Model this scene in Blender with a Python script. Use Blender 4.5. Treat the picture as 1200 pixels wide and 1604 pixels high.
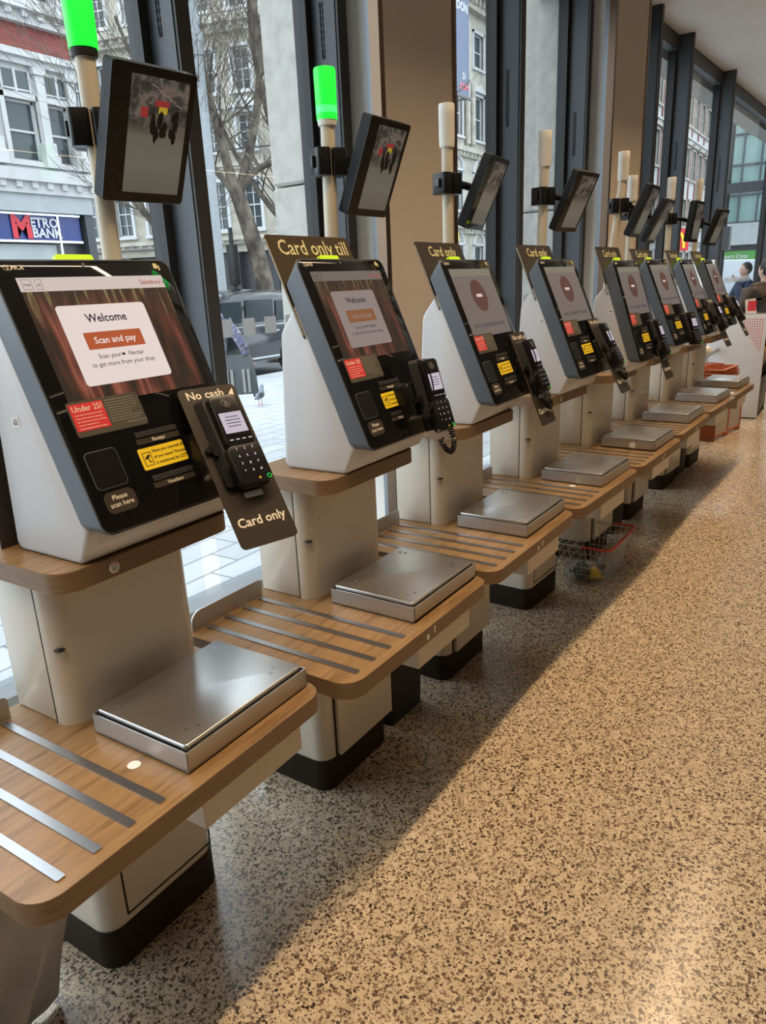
import bpy, bmesh, math, random
from mathutils import Matrix, Vector
R_ = random.Random(7)
PI = math.pi
SC = bpy.context.scene
C = SC.collection
for o in list(bpy.data.objects): bpy.data.objects.remove(o)

# ------------------------------------------------------------------ camera
CAMP = Vector((-.6983, -1.4284, 1.55)); PITCH, YAW, ROLL, FPX = .3052, .5801, -.0436, 1136.0
fwd = Vector((math.cos(PITCH)*math.cos(YAW), math.cos(PITCH)*math.sin(YAW), -math.sin(PITCH)))
rgt = Vector((math.sin(YAW), -math.cos(YAW), 0)); upv = rgt.cross(fwd)
cx_ = rgt*math.cos(ROLL) + upv*math.sin(ROLL); cy_ = -rgt*math.sin(ROLL) + upv*math.cos(ROLL)
cam = bpy.data.cameras.new('camera'); camo = bpy.data.objects.new('camera', cam); C.objects.link(camo)
camo.matrix_world = Matrix(((cx_.x, cy_.x, -fwd.x, CAMP.x), (cx_.y, cy_.y, -fwd.y, CAMP.y), (cx_.z, cy_.z, -fwd.z, CAMP.z), (0, 0, 0, 1)))
cam.sensor_fit = 'VERTICAL'; cam.sensor_height = 24; cam.lens = 24*FPX/1604; cam.clip_start = .02; cam.clip_end = 500
SC.camera = camo
# ------------------------------------------------------------------ exposure, sky, lamps
SC.view_settings.view_transform = 'Standard'; SC.view_settings.look = 'None'; SC.view_settings.gamma = 1
SC.view_settings.use_curve_mapping = False; SC.view_settings.exposure = 0.0
W = bpy.data.worlds.new('overcast_sky'); SC.world = W; W.use_nodes = True
bg = W.node_tree.nodes['Background']; bg.inputs[0].default_value = (.87, .94, 1, 1); bg.inputs[1].default_value = 4.2
def area(name, loc, sx, sy, power, col, rot=(0, 0, 0), spread=None):
    l = bpy.data.lights.new(name, 'AREA'); l.shape = 'RECTANGLE'; l.size = sx; l.size_y = sy; l.energy = power; l.color = col
    if spread: l.spread = spread
    o = bpy.data.objects.new(name, l); C.objects.link(o); o.location = loc; o.rotation_euler = rot
    return o
area('shop_light', (5.2, -.92, 3.55), 14, .08, 165, (1, .73, .46), (0, 0, -.03), 1.75)
area('shop_light', (5.5, -6.3, 3.55), 14, .06, 45, (1, .76, .50), spread=2.6)
area('shop_light', (5.5, -8.0, 3.55), 14, .06, 40, (1, .74, .46))

# ------------------------------------------------------------------ materials
def mat(name, col, rough=.5, metal=0., emit=None, es=1., spec=None, coat=0.):
    m = bpy.data.materials.new(name); m.use_nodes = True
    b = m.node_tree.nodes['Principled BSDF']
    b.inputs['Base Color'].default_value = (*col, 1); b.inputs['Roughness'].default_value = rough; b.inputs['Metallic'].default_value = metal
    if spec is not None: b.inputs['Specular IOR Level'].default_value = spec
    if coat: b.inputs['Coat Weight'].default_value = coat; b.inputs['Coat Roughness'].default_value = .06
    if emit: b.inputs['Emission Color'].default_value = (*emit, 1); b.inputs['Emission Strength'].default_value = es
    return m
def N(m, t, **k):
    n = m.node_tree.nodes.new(t)
    for a, v in k.items(): setattr(n, a, v)
    return n
def LK(m, a, b): m.node_tree.links.new(a, b)
def coords(m, scale=(1, 1, 1), kind='Object', rot=(0, 0, 0)):
    t = N(m, 'ShaderNodeTexCoord'); mp = N(m, 'ShaderNodeMapping'); mp.inputs['Scale'].default_value = scale; mp.inputs['Rotation'].default_value = rot
    LK(m, t.outputs[kind], mp.inputs[0]); return mp.outputs[0]
def ramp(m, fac, stops, interp='LINEAR'):
    r = N(m, 'ShaderNodeValToRGB'); r.color_ramp.interpolation = interp
    e = r.color_ramp.elements
    while len(e) < len(stops): e.new(.5)
    for i, (p, c) in enumerate(stops): e[i].position = p; e[i].color = (*c, 1)
    LK(m, fac, r.inputs[0]); return r.outputs[0]
def noise(m, co, scale, detail=4, rough=.5):
    n = N(m, 'ShaderNodeTexNoise'); n.inputs['Scale'].default_value = scale; n.inputs['Detail'].default_value = detail; n.inputs['Roughness'].default_value = rough
    LK(m, co, n.inputs['Vector']); return n
def bsdf(m): return m.node_tree.nodes['Principled BSDF']
def bump(m, h, s=.1, d=.01):
    b = N(m, 'ShaderNodeBump'); b.inputs['Strength'].default_value = s; b.inputs['Distance'].default_value = d
    LK(m, h, b.inputs['Height']); LK(m, b.outputs[0], bsdf(m).inputs['Normal'])
def mixc(m, f, a, b, mode='MIX'):
    x = N(m, 'ShaderNodeMix', data_type='RGBA', blend_type=mode)
    if hasattr(f, 'links') or not isinstance(f, (int, float)): LK(m, f, x.inputs[0])
    else: x.inputs[0].default_value = f
    for v, i in ((a, 6), (b, 7)):
        if isinstance(v, tuple): x.inputs[i].default_value = (*v, 1)
        else: LK(m, v, x.inputs[i])
    return x.outputs[2]
def mth(m, op, a, b=0.):
    x = N(m, 'ShaderNodeMath', operation=op)
    for v, i in ((a, 0), (b, 1)):
        if isinstance(v, (int, float)): x.inputs[i].default_value = v
        else: LK(m, v, x.inputs[i])
    return x.outputs[0]

M = {}
def wood(name, c0, c1, sc=(3, 40, 40)):
    m = mat(name, c0, .30, spec=.4); co = coords(m, sc); n = noise(m, co, 1.6, 6, .65)
    n2 = noise(m, coords(m, (.8, 7, 7)), 1.5, 2)
    f = mth(m, 'ADD', mth(m, 'MULTIPLY', n.outputs[0], .65), mth(m, 'MULTIPLY', n2.outputs[0], .35))
    LK(m, ramp(m, f, [(.36, c1), (.52, c0), (.66, tuple(min(1, x*1.12) for x in c0))]), bsdf(m).inputs['Base Color']); return m
M['oak'] = wood('oak_veneer', (.26, .158, .072), (.145, .077, .03))
def ply():
    m = mat('plywood_edge', (.4, .25, .13), .5); t = N(m, 'ShaderNodeTexCoord'); s = N(m, 'ShaderNodeSeparateXYZ'); LK(m, t.outputs['Object'], s.inputs[0])
    w = mth(m, 'FRACT', mth(m, 'MULTIPLY', s.outputs[2], 185.0)); n = noise(m, coords(m, (5, 5, 160)), 2, 4)
    c = ramp(m, w, [(0, (.075, .042, .022)), (.32, (.075, .042, .022)), (.42, (.215, .13, .07)), (1, (.20, .12, .064))])
    LK(m, mixc(m, .3, c, ramp(m, n.outputs[0], [(.3, (.2, .12, .06)), (.7, (.42, .28, .15))])), bsdf(m).inputs['Base Color']); return m
M['ply'] = ply()
def terrazzo():
    m = mat('terrazzo', (.6, .5, .38), .2, spec=.5); co = coords(m)
    dn = noise(m, co, 60, 2); dis = N(m, 'ShaderNodeMix', data_type='VECTOR'); dis.inputs[0].default_value = .012
    LK(m, co, dis.inputs[4]); LK(m, dn.outputs['Color'], dis.inputs[5]); v_ = dis.outputs[1]
    def vor(scale): 
        v = N(m, 'ShaderNodeTexVoronoi'); v.inputs['Scale'].default_value = scale; v.inputs['Randomness'].default_value = 1; LK(m, v_, v.inputs['Vector'])
        s = N(m, 'ShaderNodeSeparateColor'); LK(m, v.outputs['Color'], s.inputs[0]); return v, s
    big = noise(m, co, .8, 2); stain = noise(m, co, 3.5, 5)
    base = ramp(m, noise(m, co, 25, 3).outputs[0], [(.3, (.41, .325, .215)), (.7, (.58, .465, .32))])
    v1, s1 = vor(125); v2, s2 = vor(260); v3, s3 = vor(70)
    f1 = mth(m, 'MULTIPLY', mth(m, 'LESS_THAN', s1.outputs[0], .38), mth(m, 'LESS_THAN', v1.outputs['Distance'], .58))
    f2 = mth(m, 'MULTIPLY', mth(m, 'LESS_THAN', s2.outputs[0], .38), mth(m, 'LESS_THAN', v2.outputs['Distance'], .55))
    f3 = mth(m, 'MULTIPLY', mth(m, 'LESS_THAN', s3.outputs[0], .07), mth(m, 'LESS_THAN', v3.outputs['Distance'], .38))
    c1 = ramp(m, s1.outputs[1], [(0, (.03, .022, .018)), (.4, (.095, .06, .04)), (1, (.24, .17, .115))])
    c2 = ramp(m, s2.outputs[1], [(0, (.05, .034, .025)), (.6, (.16, .11, .07)), (1, (.66, .6, .5))])
    c3 = ramp(m, s3.outputs[1], [(0, (.025, .02, .018)), (.5, (.12, .08, .055)), (1, (.22, .16, .11))])
    c = mixc(m, f1, mixc(m, f2, base, c2), c1); c = mixc(m, f3, c, c3)
    c = mixc(m, mth(m, 'MULTIPLY', mth(m, 'GREATER_THAN', stain.outputs[0], .5), .07), c, (.30, .25, .19))
    sp = N(m, 'ShaderNodeSeparateXYZ'); LK(m, co, sp.inputs[0])
    jx = mth(m, 'LESS_THAN', mth(m, 'ABSOLUTE', mth(m, 'SUBTRACT', mth(m, 'PINGPONG', mth(m, 'ADD', sp.outputs[0], 1.6), 3.0), 0)), .004)
    c = mixc(m, jx, c, (.12, .095, .07))
    LK(m, c, bsdf(m).inputs['Base Color'])
    LK(m, ramp(m, big.outputs[0], [(.3, (.13,)*3), (.7, (.23,)*3)]), bsdf(m).inputs['Roughness'])
    bump(m, noise(m, co, 9, 3).outputs[0], .03, .01)
    return m
M['terrazzo'] = terrazzo()
def steel(name='brushed_steel', col=(.68, .68, .67), r=.30, sc=(2, 30, 2)):
    m = mat(name, col, r, 1); n = noise(m, coords(m, sc), 3, 3); n2 = noise(m, coords(m), 9, 4)
    LK(m, ramp(m, mth(m, 'ADD', mth(m, 'MULTIPLY', n.outputs[0], .5), mth(m, 'MULTIPLY', n2.outputs[0], .5)), [(.2, (r*.97,)*3), (.8, (r*1.04,)*3)]), bsdf(m).inputs['Roughness'])
    LK(m, ramp(m, n2.outputs[0], [(.3, tuple(c*.94 for c in col)), (.6, col)]), bsdf(m).inputs['Base Color']); return m
M['steel'] = steel(); M['steel_side'] = steel('steel_side', (.56, .57, .58), .42, (2, 2, 30)); M['strip'] = steel('strip_metal', (.42, .42, .43), .3)
def speck(name, col, rough=.4, amt=.08, sc=4., spec=None, coat=0):
    m = mat(name, col, rough, spec=spec, coat=coat); n = noise(m, coords(m), sc, 5)
    LK(m, ramp(m, n.outputs[0], [(.3, tuple(c*(1-amt) for c in col)), (.65, col)]), bsdf(m).inputs['Base Color']); return m
M['cream'] = speck('cream_lacquer', (.66, .60, .50), .22, .05, 3, coat=.3)
M['cream_wall'] = speck('cream_wall_panel', (.58, .49, .39), .55, .05, 2)
M['pale_wall'] = speck('pale_wall_panel', (.82, .81, .78), .6, .04, 2)
M['white'] = speck('white_housing', (.60, .61, .63), .38, .03, 5)
M['plinth'] = mat('plinth_brown', (.026, .018, .012), .6, spec=.2)
M['casing'] = mat('dark_casing', (.018, .022, .027), .62, spec=.25)
M['slate'] = mat('slate_frame', (.095, .115, .14), .42)
M['black_gloss'] = mat('black_glass', (.007, .007, .008), .035, spec=.42)
M['black'] = mat('black_plastic', (.008, .008, .009), .28, spec=.35)
M['black_matt'] = mat('black_matt', (.014, .014, .015), .6)
M['anthracite'] = mat('anthracite_aluminium', (.05, .058, .068), .45)
M['dark_fin'] = mat('dark_fin_end', (.032, .029, .027), .5)
M['bronze'] = mat('bronze_trim', (.17, .115, .08), .32, 1)
M['mirror_trim'] = mat('polished_trim', (.25, .27, .29), .45, 1)
M['plate'] = mat('brown_sign_plate', (.042, .034, .026), .34, spec=.35)
M['sign_gold'] = mat('olive_gold_sign', (.13, .10, .06), .2, .6)
M['letter'] = mat('cream_lettering', (.75, .70, .60), .5)
M['gold_letter'] = mat('pale_gold_lettering', (.72, .66, .36), .45)
M['lamp_off'] = mat('white_lamp_cover', (.78, .76, .70), .4)
M['lamp_on'] = mat('green_lamp', (.02, .5, .05), .4, emit=(.0, 1, .03), es=1.15)
M['lamp_hot'] = mat('green_lamp_core', (.1, .6, .2), .4, emit=(.03, 1, .14), es=1.25)
M['pole'] = mat('cream_pole', (.60, .54, .42), .35)
M['lime'] = mat('lime_tab', (.55, .85, .02), .4, emit=(.6, 1, .02), es=.25)
M['yellow'] = mat('yellow_sticker', (.85, .62, .02), .45)
M['redpaper'] = mat('red_notice', (.62, .035, .05), .45)
M['greypaper'] = mat('olive_notice', (.07, .065, .05), .45)
M['paper'] = mat('white_sticker', (.75, .75, .74), .5)
M['ink'] = mat('black_ink', (.01, .01, .012), .6)
M['greyink'] = mat('grey_ink', (.3, .29, .26), .6)
M['key'] = mat('key_legends', (.6, .6, .75), .5, emit=(.35, .3, .6), es=.5)
M['green_ink'] = mat('green_key', (.02, .5, .1), .5, emit=(.02, .7, .1), es=.5)
M['amber_ink'] = mat('amber_key', (.8, .5, .05), .5, emit=(.8, .5, .05), es=.4)
M['s_light'] = mat('lit_screen_pale', (.02,)*3, .12, emit=(.72, .60, .55), es=.85)
M['s_card'] = mat('lit_screen_card', (.02,)*3, .12, emit=(.80, .68, .64), es=.95)
M['s_btn'] = mat('lit_screen_button', (.02,)*3, .12, emit=(.46, .09, .028), es=.9)
M['s_btn2'] = mat('dim_screen_button', (.02,)*3, .12, emit=(.27, .10, .04), es=.8)
M['s_txt'] = mat('lit_screen_text', (.02,)*3, .2, emit=(.03, .025, .06), es=.6)
M['s_txtw'] = mat('lit_screen_white_text', (.02,)*3, .2, emit=(.9, .8, .75), es=.9)
M['s_red'] = mat('lit_screen_red_text', (.02,)*3, .2, emit=(.45, .06, .04), es=.8)
M['s_closed'] = mat('lit_closed_screen', (.02,)*3, .12, emit=(.14, .112, .10), es=1.)
M['s_closedbar'] = mat('lit_closed_bar', (.02,)*3, .12, emit=(.22, .20, .15), es=.8)
M['s_oval'] = mat('lit_stop_disc', (.02,)*3, .12, emit=(.08, .024, .018), es=1.)
M['pic_red'] = mat('picture_red', (.02,)*3, .2, emit=(.22, .02, .02), es=1); M['pic_yellow'] = mat('picture_yellow', (.02,)*3, .2, emit=(.34, .24, .02), es=1)
M['s_reader'] = mat('reader_display', (.05,)*3, .15, emit=(.62, .56, .66), es=.8)
M['s_dim'] = mat('dim_screen_card', (.02,)*3, .12, emit=(.25, .20, .19), es=.95)
M['s_dimbar'] = mat('dim_screen_bar', (.02,)*3, .12, emit=(.15, .125, .11), es=.95)
def wallpaper(name, k):
    m = mat(name, (.02,)*3, .12); co = coords(m, (1, .16, 1), 'Object')
    n = noise(m, coords(m, (26, 3.5, 3.5), 'Object'), 1.0, 2); 
    g = noise(m, coords(m, (60, 7, 7), 'Object'), 1.0, 1)
    red = ramp(m, n.outputs[0], [(.38, (.02*k, .012*k, .008*k)), (.5, (.12*k, .03*k, .02*k)), (.6, (.33*k, .10*k, .06*k)), (.7, (.10*k, .025*k, .02*k))])
    grn = ramp(m, g.outputs[0], [(.56, (.03*k, .022*k, .014*k)), (.64, (.25*k, .25*k, .10*k)), (.72, (.05*k, .04*k, .02*k))])
    sp = N(m, 'ShaderNodeSeparateXYZ'); LK(m, coords(m), sp.inputs[0])
    h = ramp(m, sp.outputs[2], [(.0, (0,)*3), (1, (1,)*3)])
    f = mth(m, 'MULTIPLY', mth(m, 'SUBTRACT', sp.outputs[2], 1.49), 12.)
    f2 = N(m, 'ShaderNodeClamp'); LK(m, f, f2.inputs[0])
    LK(m, mixc(m, f2.outputs[0], red, grn), bsdf(m).inputs['Emission Color']); bsdf(m).inputs['Emission Strength'].default_value = 1; return m
M['s_wall'] = wallpaper('carrot_wallpaper', .8); M['s_wall2'] = wallpaper('dim_carrot_wallpaper', .5)
def cctvpic():
    m = mat('camera_picture', (.03,)*3, .14); co = coords(m)
    n = noise(m, coords(m, (22, 22, 22)), 1.2, 5, .7)
    sp = N(m, 'ShaderNodeSeparateXYZ'); LK(m, co, sp.inputs[0])
    z = mth(m, 'ADD', mth(m, 'MULTIPLY', sp.outputs[2], 3.6), .5)   # 0 bottom .. 1 top
    fl = ramp(m, z, [(0, (.075, .068, .05)), (.30, (.11, .10, .078)), (.5, (.10, .09, .07)), (.62, (.035, .03, .026)), (.85, (.045, .04, .035)), (1, (.03, .027, .024))])
    up = N(m, 'ShaderNodeClamp'); LK(m, mth(m, 'MULTIPLY', mth(m, 'SUBTRACT', z, .5), 6), up.inputs[0])
    dk = ramp(m, n.outputs[0], [(.42, (.006, .005, .005)), (.50, (.04, .035, .03)), (.58, (.14, .12, .10)), (.66, (.12, .02, .018))])
    LK(m, mixc(m, mth(m, 'MULTIPLY', up.outputs[0], .75), fl, dk), bsdf(m).inputs['Emission Color']); bsdf(m).inputs['Emission Strength'].default_value = 1; return m
M['cctv'] = cctvpic()
def glassm(name='window_glass', tint=(.93, .96, .97), refl=.06):
    m = bpy.data.materials.new(name); m.use_nodes = True; nt = m.node_tree; nt.nodes.remove(bsdf(m)); out = nt.nodes['Material Output']
    t = N(m, 'ShaderNodeBsdfTransparent'); t.inputs[0].default_value = (*tint, 1); g = N(m, 'ShaderNodeBsdfGlossy'); g.inputs['Roughness'].default_value = .0
    fr = N(m, 'ShaderNodeLayerWeight'); fr.inputs[0].default_value = .12; mx = N(m, 'ShaderNodeMixShader')
    LK(m, mth(m, 'ADD', mth(m, 'MULTIPLY', fr.outputs['Fresnel'], .35), refl*.4), mx.inputs[0]); LK(m, t.outputs[0], mx.inputs[1]); LK(m, g.outputs[0], mx.inputs[2]); LK(m, mx.outputs[0], out.inputs[0]); return m
M['glass'] = glassm()
M['sillgrey'] = mat('grey_window_frame', (.20, .235, .26), .4)
def decal():
    m = bpy.data.materials.new('frosted_square'); m.use_nodes = True; m.node_tree.nodes.remove(bsdf(m)); mx = N(m, 'ShaderNodeMixShader'); mx.inputs[0].default_value = .5
    d = N(m, 'ShaderNodeBsdfDiffuse'); d.inputs[0].default_value = (.6, .62, .64, 1); t = N(m, 'ShaderNodeBsdfTranslucent'); t.inputs[0].default_value = (.6, .62, .64, 1)
    LK(m, d.outputs[0], mx.inputs[1]); LK(m, t.outputs[0], mx.inputs[2]); LK(m, mx.outputs[0], m.node_tree.nodes['Material Output'].inputs[0]); return m
M['decal'] = decal()
M['concrete'] = speck('exposed_concrete', (.50, .475, .43), .8, .24, 14)
M['ceiling'] = speck('painted_ceiling', (.66, .65, .63), .8, .03, 1)
M['backwall'] = speck('shop_wall', (.22, .19, .16), .7, .2, .8)
M['stone'] = speck('limestone', (.46, .43, .37), .85, .35, 2.2)
M['stone2'] = speck('cream_limestone', (.42, .385, .32), .85, .35, 1.2)
M['stonew'] = speck('white_painted_stone', (.48, .48, .475), .8, .15, 2)
M['stoneg'] = speck('grey_stone_band', (.36, .385, .395), .8, .15, 2)
def brickm(name, c1, c2, mo, sc=1.):
    m = mat(name, c1, .85); b = N(m, 'ShaderNodeTexBrick'); b.inputs['Color1'].default_value = (*c1, 1); b.inputs['Color2'].default_value = (*c2, 1); b.inputs['Mortar'].default_value = (*mo, 1)
    b.inputs['Scale'].default_value = 4*sc; b.inputs['Mortar Size'].default_value = .012; co = coords(m, (1, 1, 1), 'Object', (PI/2, 0, 0)); LK(m, co, b.inputs['Vector']); LK(m, b.outputs[0], bsdf(m).inputs['Base Color']); return m
M['brick'] = brickm('red_brick', (.23, .05, .04), (.17, .035, .03), (.2, .11, .09)); M['brick2'] = M['brick']
M['paving'] = None
def paving():
    m = mat('stone_paving', (.5, .52, .54), .55); b = N(m, 'ShaderNodeTexBrick'); b.inputs['Color1'].default_value = (.36, .375, .39, 1); b.inputs['Color2'].default_value = (.42, .435, .45, 1); b.inputs['Mortar'].default_value = (.15, .16, .17, 1)
    b.inputs['Scale'].default_value = 1.1; b.inputs['Mortar Size'].default_value = .008; LK(m, coords(m), b.inputs['Vector']); LK(m, b.outputs[0], bsdf(m).inputs['Base Color']); return m
M['paving'] = paving()
M['asphalt'] = speck('asphalt', (.11, .115, .125), .8, .2, 5)
M['winglass'] = mat('facade_glass', (.045, .06, .065), .10, spec=.4)
M['cabglass'] = mat('cab_glass', (.03, .04, .042), .12, spec=.25)
M['winglass_g'] = mat('green_facade_glass', (.17, .28, .26), .08, spec=.6)
M['frame_w'] = mat('white_sash', (.48, .49, .50), .5)
M['darkshop'] = mat('dark_shopfront', (.035, .035, .04), .4)
M['blue_sign'] = mat('blue_fascia', (.01, .03, .16), .35)
M['red_letter'] = mat('red_letter', (.5, .012, .025), .4)
M['white_letter'] = mat('white_letter', (.5, .5, .52), .5)
M['bark'] = None
def bark():
    m = mat('mottled_bark', (.25, .21, .17), .9); n = noise(m, coords(m, (1, 1, .6)), 5, 5, .6)
    LK(m, ramp(m, n.outputs[0], [(.35, (.035, .028, .023)), (.5, (.085, .07, .055)), (.65, (.17, .145, .11))]), bsdf(m).inputs['Base Color']); return m
M['bark'] = bark()
M['galv'] = speck('galvanised_steel', (.25, .275, .29), .5, .25, 20)
M['taxi'] = mat('taxi_black', (.009, .010, .013), .14, coat=.25)
M['chrome'] = mat('chrome', (.7, .72, .75), .12, 1)
M['rubber'] = mat('rubber', (.02, .02, .02), .8)
M['orange'] = mat('orange_plastic', (.38, .095, .03), .35)
M['clearbox'] = mat('cloudy_plastic_panel', (.40, .37, .34), .4)
M['wire'] = mat('basket_wire', (.62, .65, .66), .3, .7)
M['redgrip'] = mat('red_grip', (.55, .07, .04), .4)
M['gold'] = mat('gold_wrapper', (.75, .48, .03), .3, .3)
M['cloth'] = speck('grey_fabric', (.42, .44, .48), .9, .2, 9)
M['skin'] = mat('skin', (.55, .33, .24), .55)
M['hair'] = mat('dark_hair', (.018, .014, .012), .6)
M['navy'] = mat('navy_jacket', (.015, .03, .07), .8)
M['brownj'] = speck('brown_knit', (.075, .055, .045), .95, .35, 60)
M['trouser'] = mat('dark_trousers', (.02, .022, .03), .85)
M['coat'] = mat('slate_coat', (.10, .14, .17), .85)
M['bag'] = mat('grey_bag', (.085, .095, .10), .7)
M['bagstripe'] = mat('pale_stripe', (.3, .3, .29), .7)
def patt():
    m = mat('marbled_jacket', (.2, .2, .3), .7); n = noise(m, coords(m), 14, 4, .6)
    LK(m, ramp(m, n.outputs[0], [(.38, (.03, .03, .06)), (.48, (.25, .27, .42)), (.56, (.06, .035, .05)), (.66, (.5, .5, .6))]), bsdf(m).inputs['Base Color']); return m
M['pattern'] = patt()
M['pigeon'] = mat('pigeon_grey', (.17, .19, .23), .8); M['pigeon_d'] = mat('pigeon_dark', (.06, .065, .08), .8)
M['bluecloud'] = mat('van_white', (.42, .46, .5), .3)
M['green'] = mat('green_fascia', (.08, .28, .05), .5)
M['mcyellow'] = mat('yellow_arch', (.95, .6, .02), .5, emit=(1, .65, .02), es=.4)
M['bannerblue'] = mat('banner_slate', (.10, .13, .20), .7)
M['pinkred'] = mat('coral_letter', (.75, .12, .14), .6)

# ------------------------------------------------------------------ geometry helpers
class G:
    def __init__(s): s.v = []; s.f = []; s.mi = []; s.m = Matrix(); s.cm = 0
    def add(s, vs, fs):
        b = len(s.v); s.v += [tuple(s.m @ Vector(p)) for p in vs]; s.f += [tuple(b+i for i in f) for f in fs]; s.mi += [s.cm]*len(fs); return s
    def box(s, x0, x1, y0, y1, z0, z1):
        x0, x1 = min(x0, x1), max(x0, x1); y0, y1 = min(y0, y1), max(y0, y1); z0, z1 = min(z0, z1), max(z0, z1)
        vs = [(x, y, z) for z in (z0, z1) for x, y in ((x0, y0), (x1, y0), (x1, y1), (x0, y1))]
        return s.add(vs, [(3, 2, 1, 0), (4, 5, 6, 7), (0, 1, 5, 4), (1, 2, 6, 5), (2, 3, 7, 6), (3, 0, 4, 7)])
    def prism(s, pts, z0, z1, taper=None):     # pts counter-clockwise in xy
        n = len(pts); a = sum(pts[i][0]*pts[(i+1) % n][1]-pts[(i+1) % n][0]*pts[i][1] for i in range(n))
        if a < 0: pts = pts[::-1]
        tp = taper or pts
        if a < 0 and taper: tp = taper[::-1]
        vs = [(x, y, z0) for x, y in pts] + [(x, y, z1) for x, y in tp]
        return s.add(vs, [tuple(range(n-1, -1, -1)), tuple(range(n, 2*n))] + [(i, (i+1) % n, n+(i+1) % n, n+i) for i in range(n)])
    def loft(s, secs, caps=True):
        n = len(secs[0]); vs = [p for q in secs for p in q]; fs = []
        for k in range(len(secs)-1):
            for i in range(n): fs.append((k*n+i, k*n+(i+1) % n, (k+1)*n+(i+1) % n, (k+1)*n+i))
        if caps: fs += [tuple(range(n-1, -1, -1)), tuple(range((len(secs)-1)*n, len(secs)*n))]
        return s.add(vs, fs)
    def tube(s, path, r, n=8, caps=True):
        P = [Vector(p) for p in path]; rs = r if isinstance(r, (list, tuple)) else [r]*len(P); secs = []; ref = None
        for i, p in enumerate(P):
            d = (P[min(i+1, len(P)-1)]-P[max(i-1, 0)])
            if d.length < 1e-9: d = Vector((0, 0, 1))
            d.normalize()
            if ref is None: ref = Vector((0, 0, 1)) if abs(d.z) < .9 else Vector((1, 0, 0))
            a = d.cross(ref)
            if a.length < 1e-4: a = d.orthogonal()
            a.normalize(); b = d.cross(a); ref = a.cross(d)*-1 if False else ref
            secs.append([tuple(p+(a*math.cos(t)+b*math.sin(t))*rs[i]) for t in [2*PI*k/n for k in range(n)]])
        return s.loft(secs, caps)
    def lathe(s, prof, n=24, c=(0, 0, 0)):
        return s.loft([[(c[0]+r*math.cos(2*PI*k/n), c[1]+r*math.sin(2*PI*k/n), c[2]+z) for k in range(n)] for r, z in prof])
    def ell(s, c, r, n=14, k=9):
        return s.loft([[(c[0]+r[0]*math.sin(t)*math.cos(2*PI*i/n), c[1]+r[1]*math.sin(t)*math.sin(2*PI*i/n), c[2]-r[2]*math.cos(t)) for i in range(n)] for t in [.02+(PI-.04)*j/(k-1) for j in range(k)]])
def rr(x0, x1, y0, y1, r, n=5, cs=(1, 1, 1, 1)):       # rounded rectangle, corners order: (x0,y0),(x1,y0),(x1,y1),(x0,y1)
    o = []
    for (cx, cy, a0), c in zip(((x0+r, y0+r, PI), (x1-r, y0+r, 1.5*PI), (x1-r, y1-r, 0), (x0+r, y1-r, .5*PI)), cs):
        if c: o += [(cx+r*math.cos(a0+k*PI/2/n), cy+r*math.sin(a0+k*PI/2/n)) for k in range(n+1)]
        else: o.append((x0 if a0 in (PI, .5*PI) else x1, y0 if a0 >= PI else y1))
    return o
def obj(name, g, mats, parent=None, label=None, bevel=0, seg=2, ang=35, loc=None, cat=None, group=None, kind=None):
    me = bpy.data.meshes.new(name); me.from_pydata(g.v, [], g.f)
    if not isinstance(mats, (list, tuple)): mats = [mats]
    for m in mats: me.materials.append(M[m] if isinstance(m, str) else m)
    if len(mats) > 1: me.polygons.foreach_set('material_index', g.mi)
    bm = bmesh.new(); bm.from_mesh(me); bmesh.ops.recalc_face_normals(bm, faces=bm.faces)
    if bevel:
        es = [e for e in bm.edges if len(e.link_faces) == 2 and e.calc_face_angle(0) > math.radians(30)]
        bmesh.ops.bevel(bm, geom=es, offset=bevel, segments=seg, profile=.5, affect='EDGES', clamp_overlap=True)
    bm.to_mesh(me); bm.free(); me.shade_smooth(); me.set_sharp_from_angle(angle=math.radians(ang))
    o = bpy.data.objects.new(name, me); C.objects.link(o)
    if parent: o.parent = parent
    if loc: o.location = loc
    tag(o, label, cat, group, kind); return o
def tag(o, label=None, cat=None, group=None, kind=None):
    if label: o['label'] = label
    if cat: o['category'] = cat
    if group: o['group'] = group
    if kind: o['kind'] = kind
    return o
def thing(name, label, cat, loc=(0, 0, 0), rot=(0, 0, 0), group=None):
    o = bpy.data.objects.new(name, None); C.objects.link(o); o.location = loc; o.rotation_euler = rot; o.empty_display_size = .1
    return tag(o, label, cat, group)
def copy_tree(o, parent=None, skip=()):
    c = o.copy(); C.objects.link(c); c.parent = parent
    for ch in list(o.children):
        if ch.name.split('.')[0] not in skip: copy_tree(ch, c, skip)
    return c
_tc = {}
def text(g, s, size, x=0, y=0, z=0, align='CENTER', bold=0., depth=.0002):
    """lettering as flat raised shapes in the g frame's xy plane"""
    key = (s, bold, align)
    if key not in _tc:
        cu = bpy.data.curves.new('t', 'FONT'); cu.body = s; cu.size = 1; cu.align_x = align; cu.offset = bold; cu.resolution_u = 2
        ob = bpy.data.objects.new('t', cu); C.objects.link(ob); bpy.context.view_layer.update()
        me = ob.evaluated_get(bpy.context.evaluated_depsgraph_get()).to_mesh()
        _tc[key] = ([tuple(v.co) for v in me.vertices], [tuple(p.vertices) for p in me.polygons])
        bpy.data.objects.remove(ob); bpy.data.curves.remove(cu)
    vs, fs = _tc[key]
    g.add([(x+a*size, y+b*size, z+depth) for a, b, c in vs], fs); return g
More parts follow.
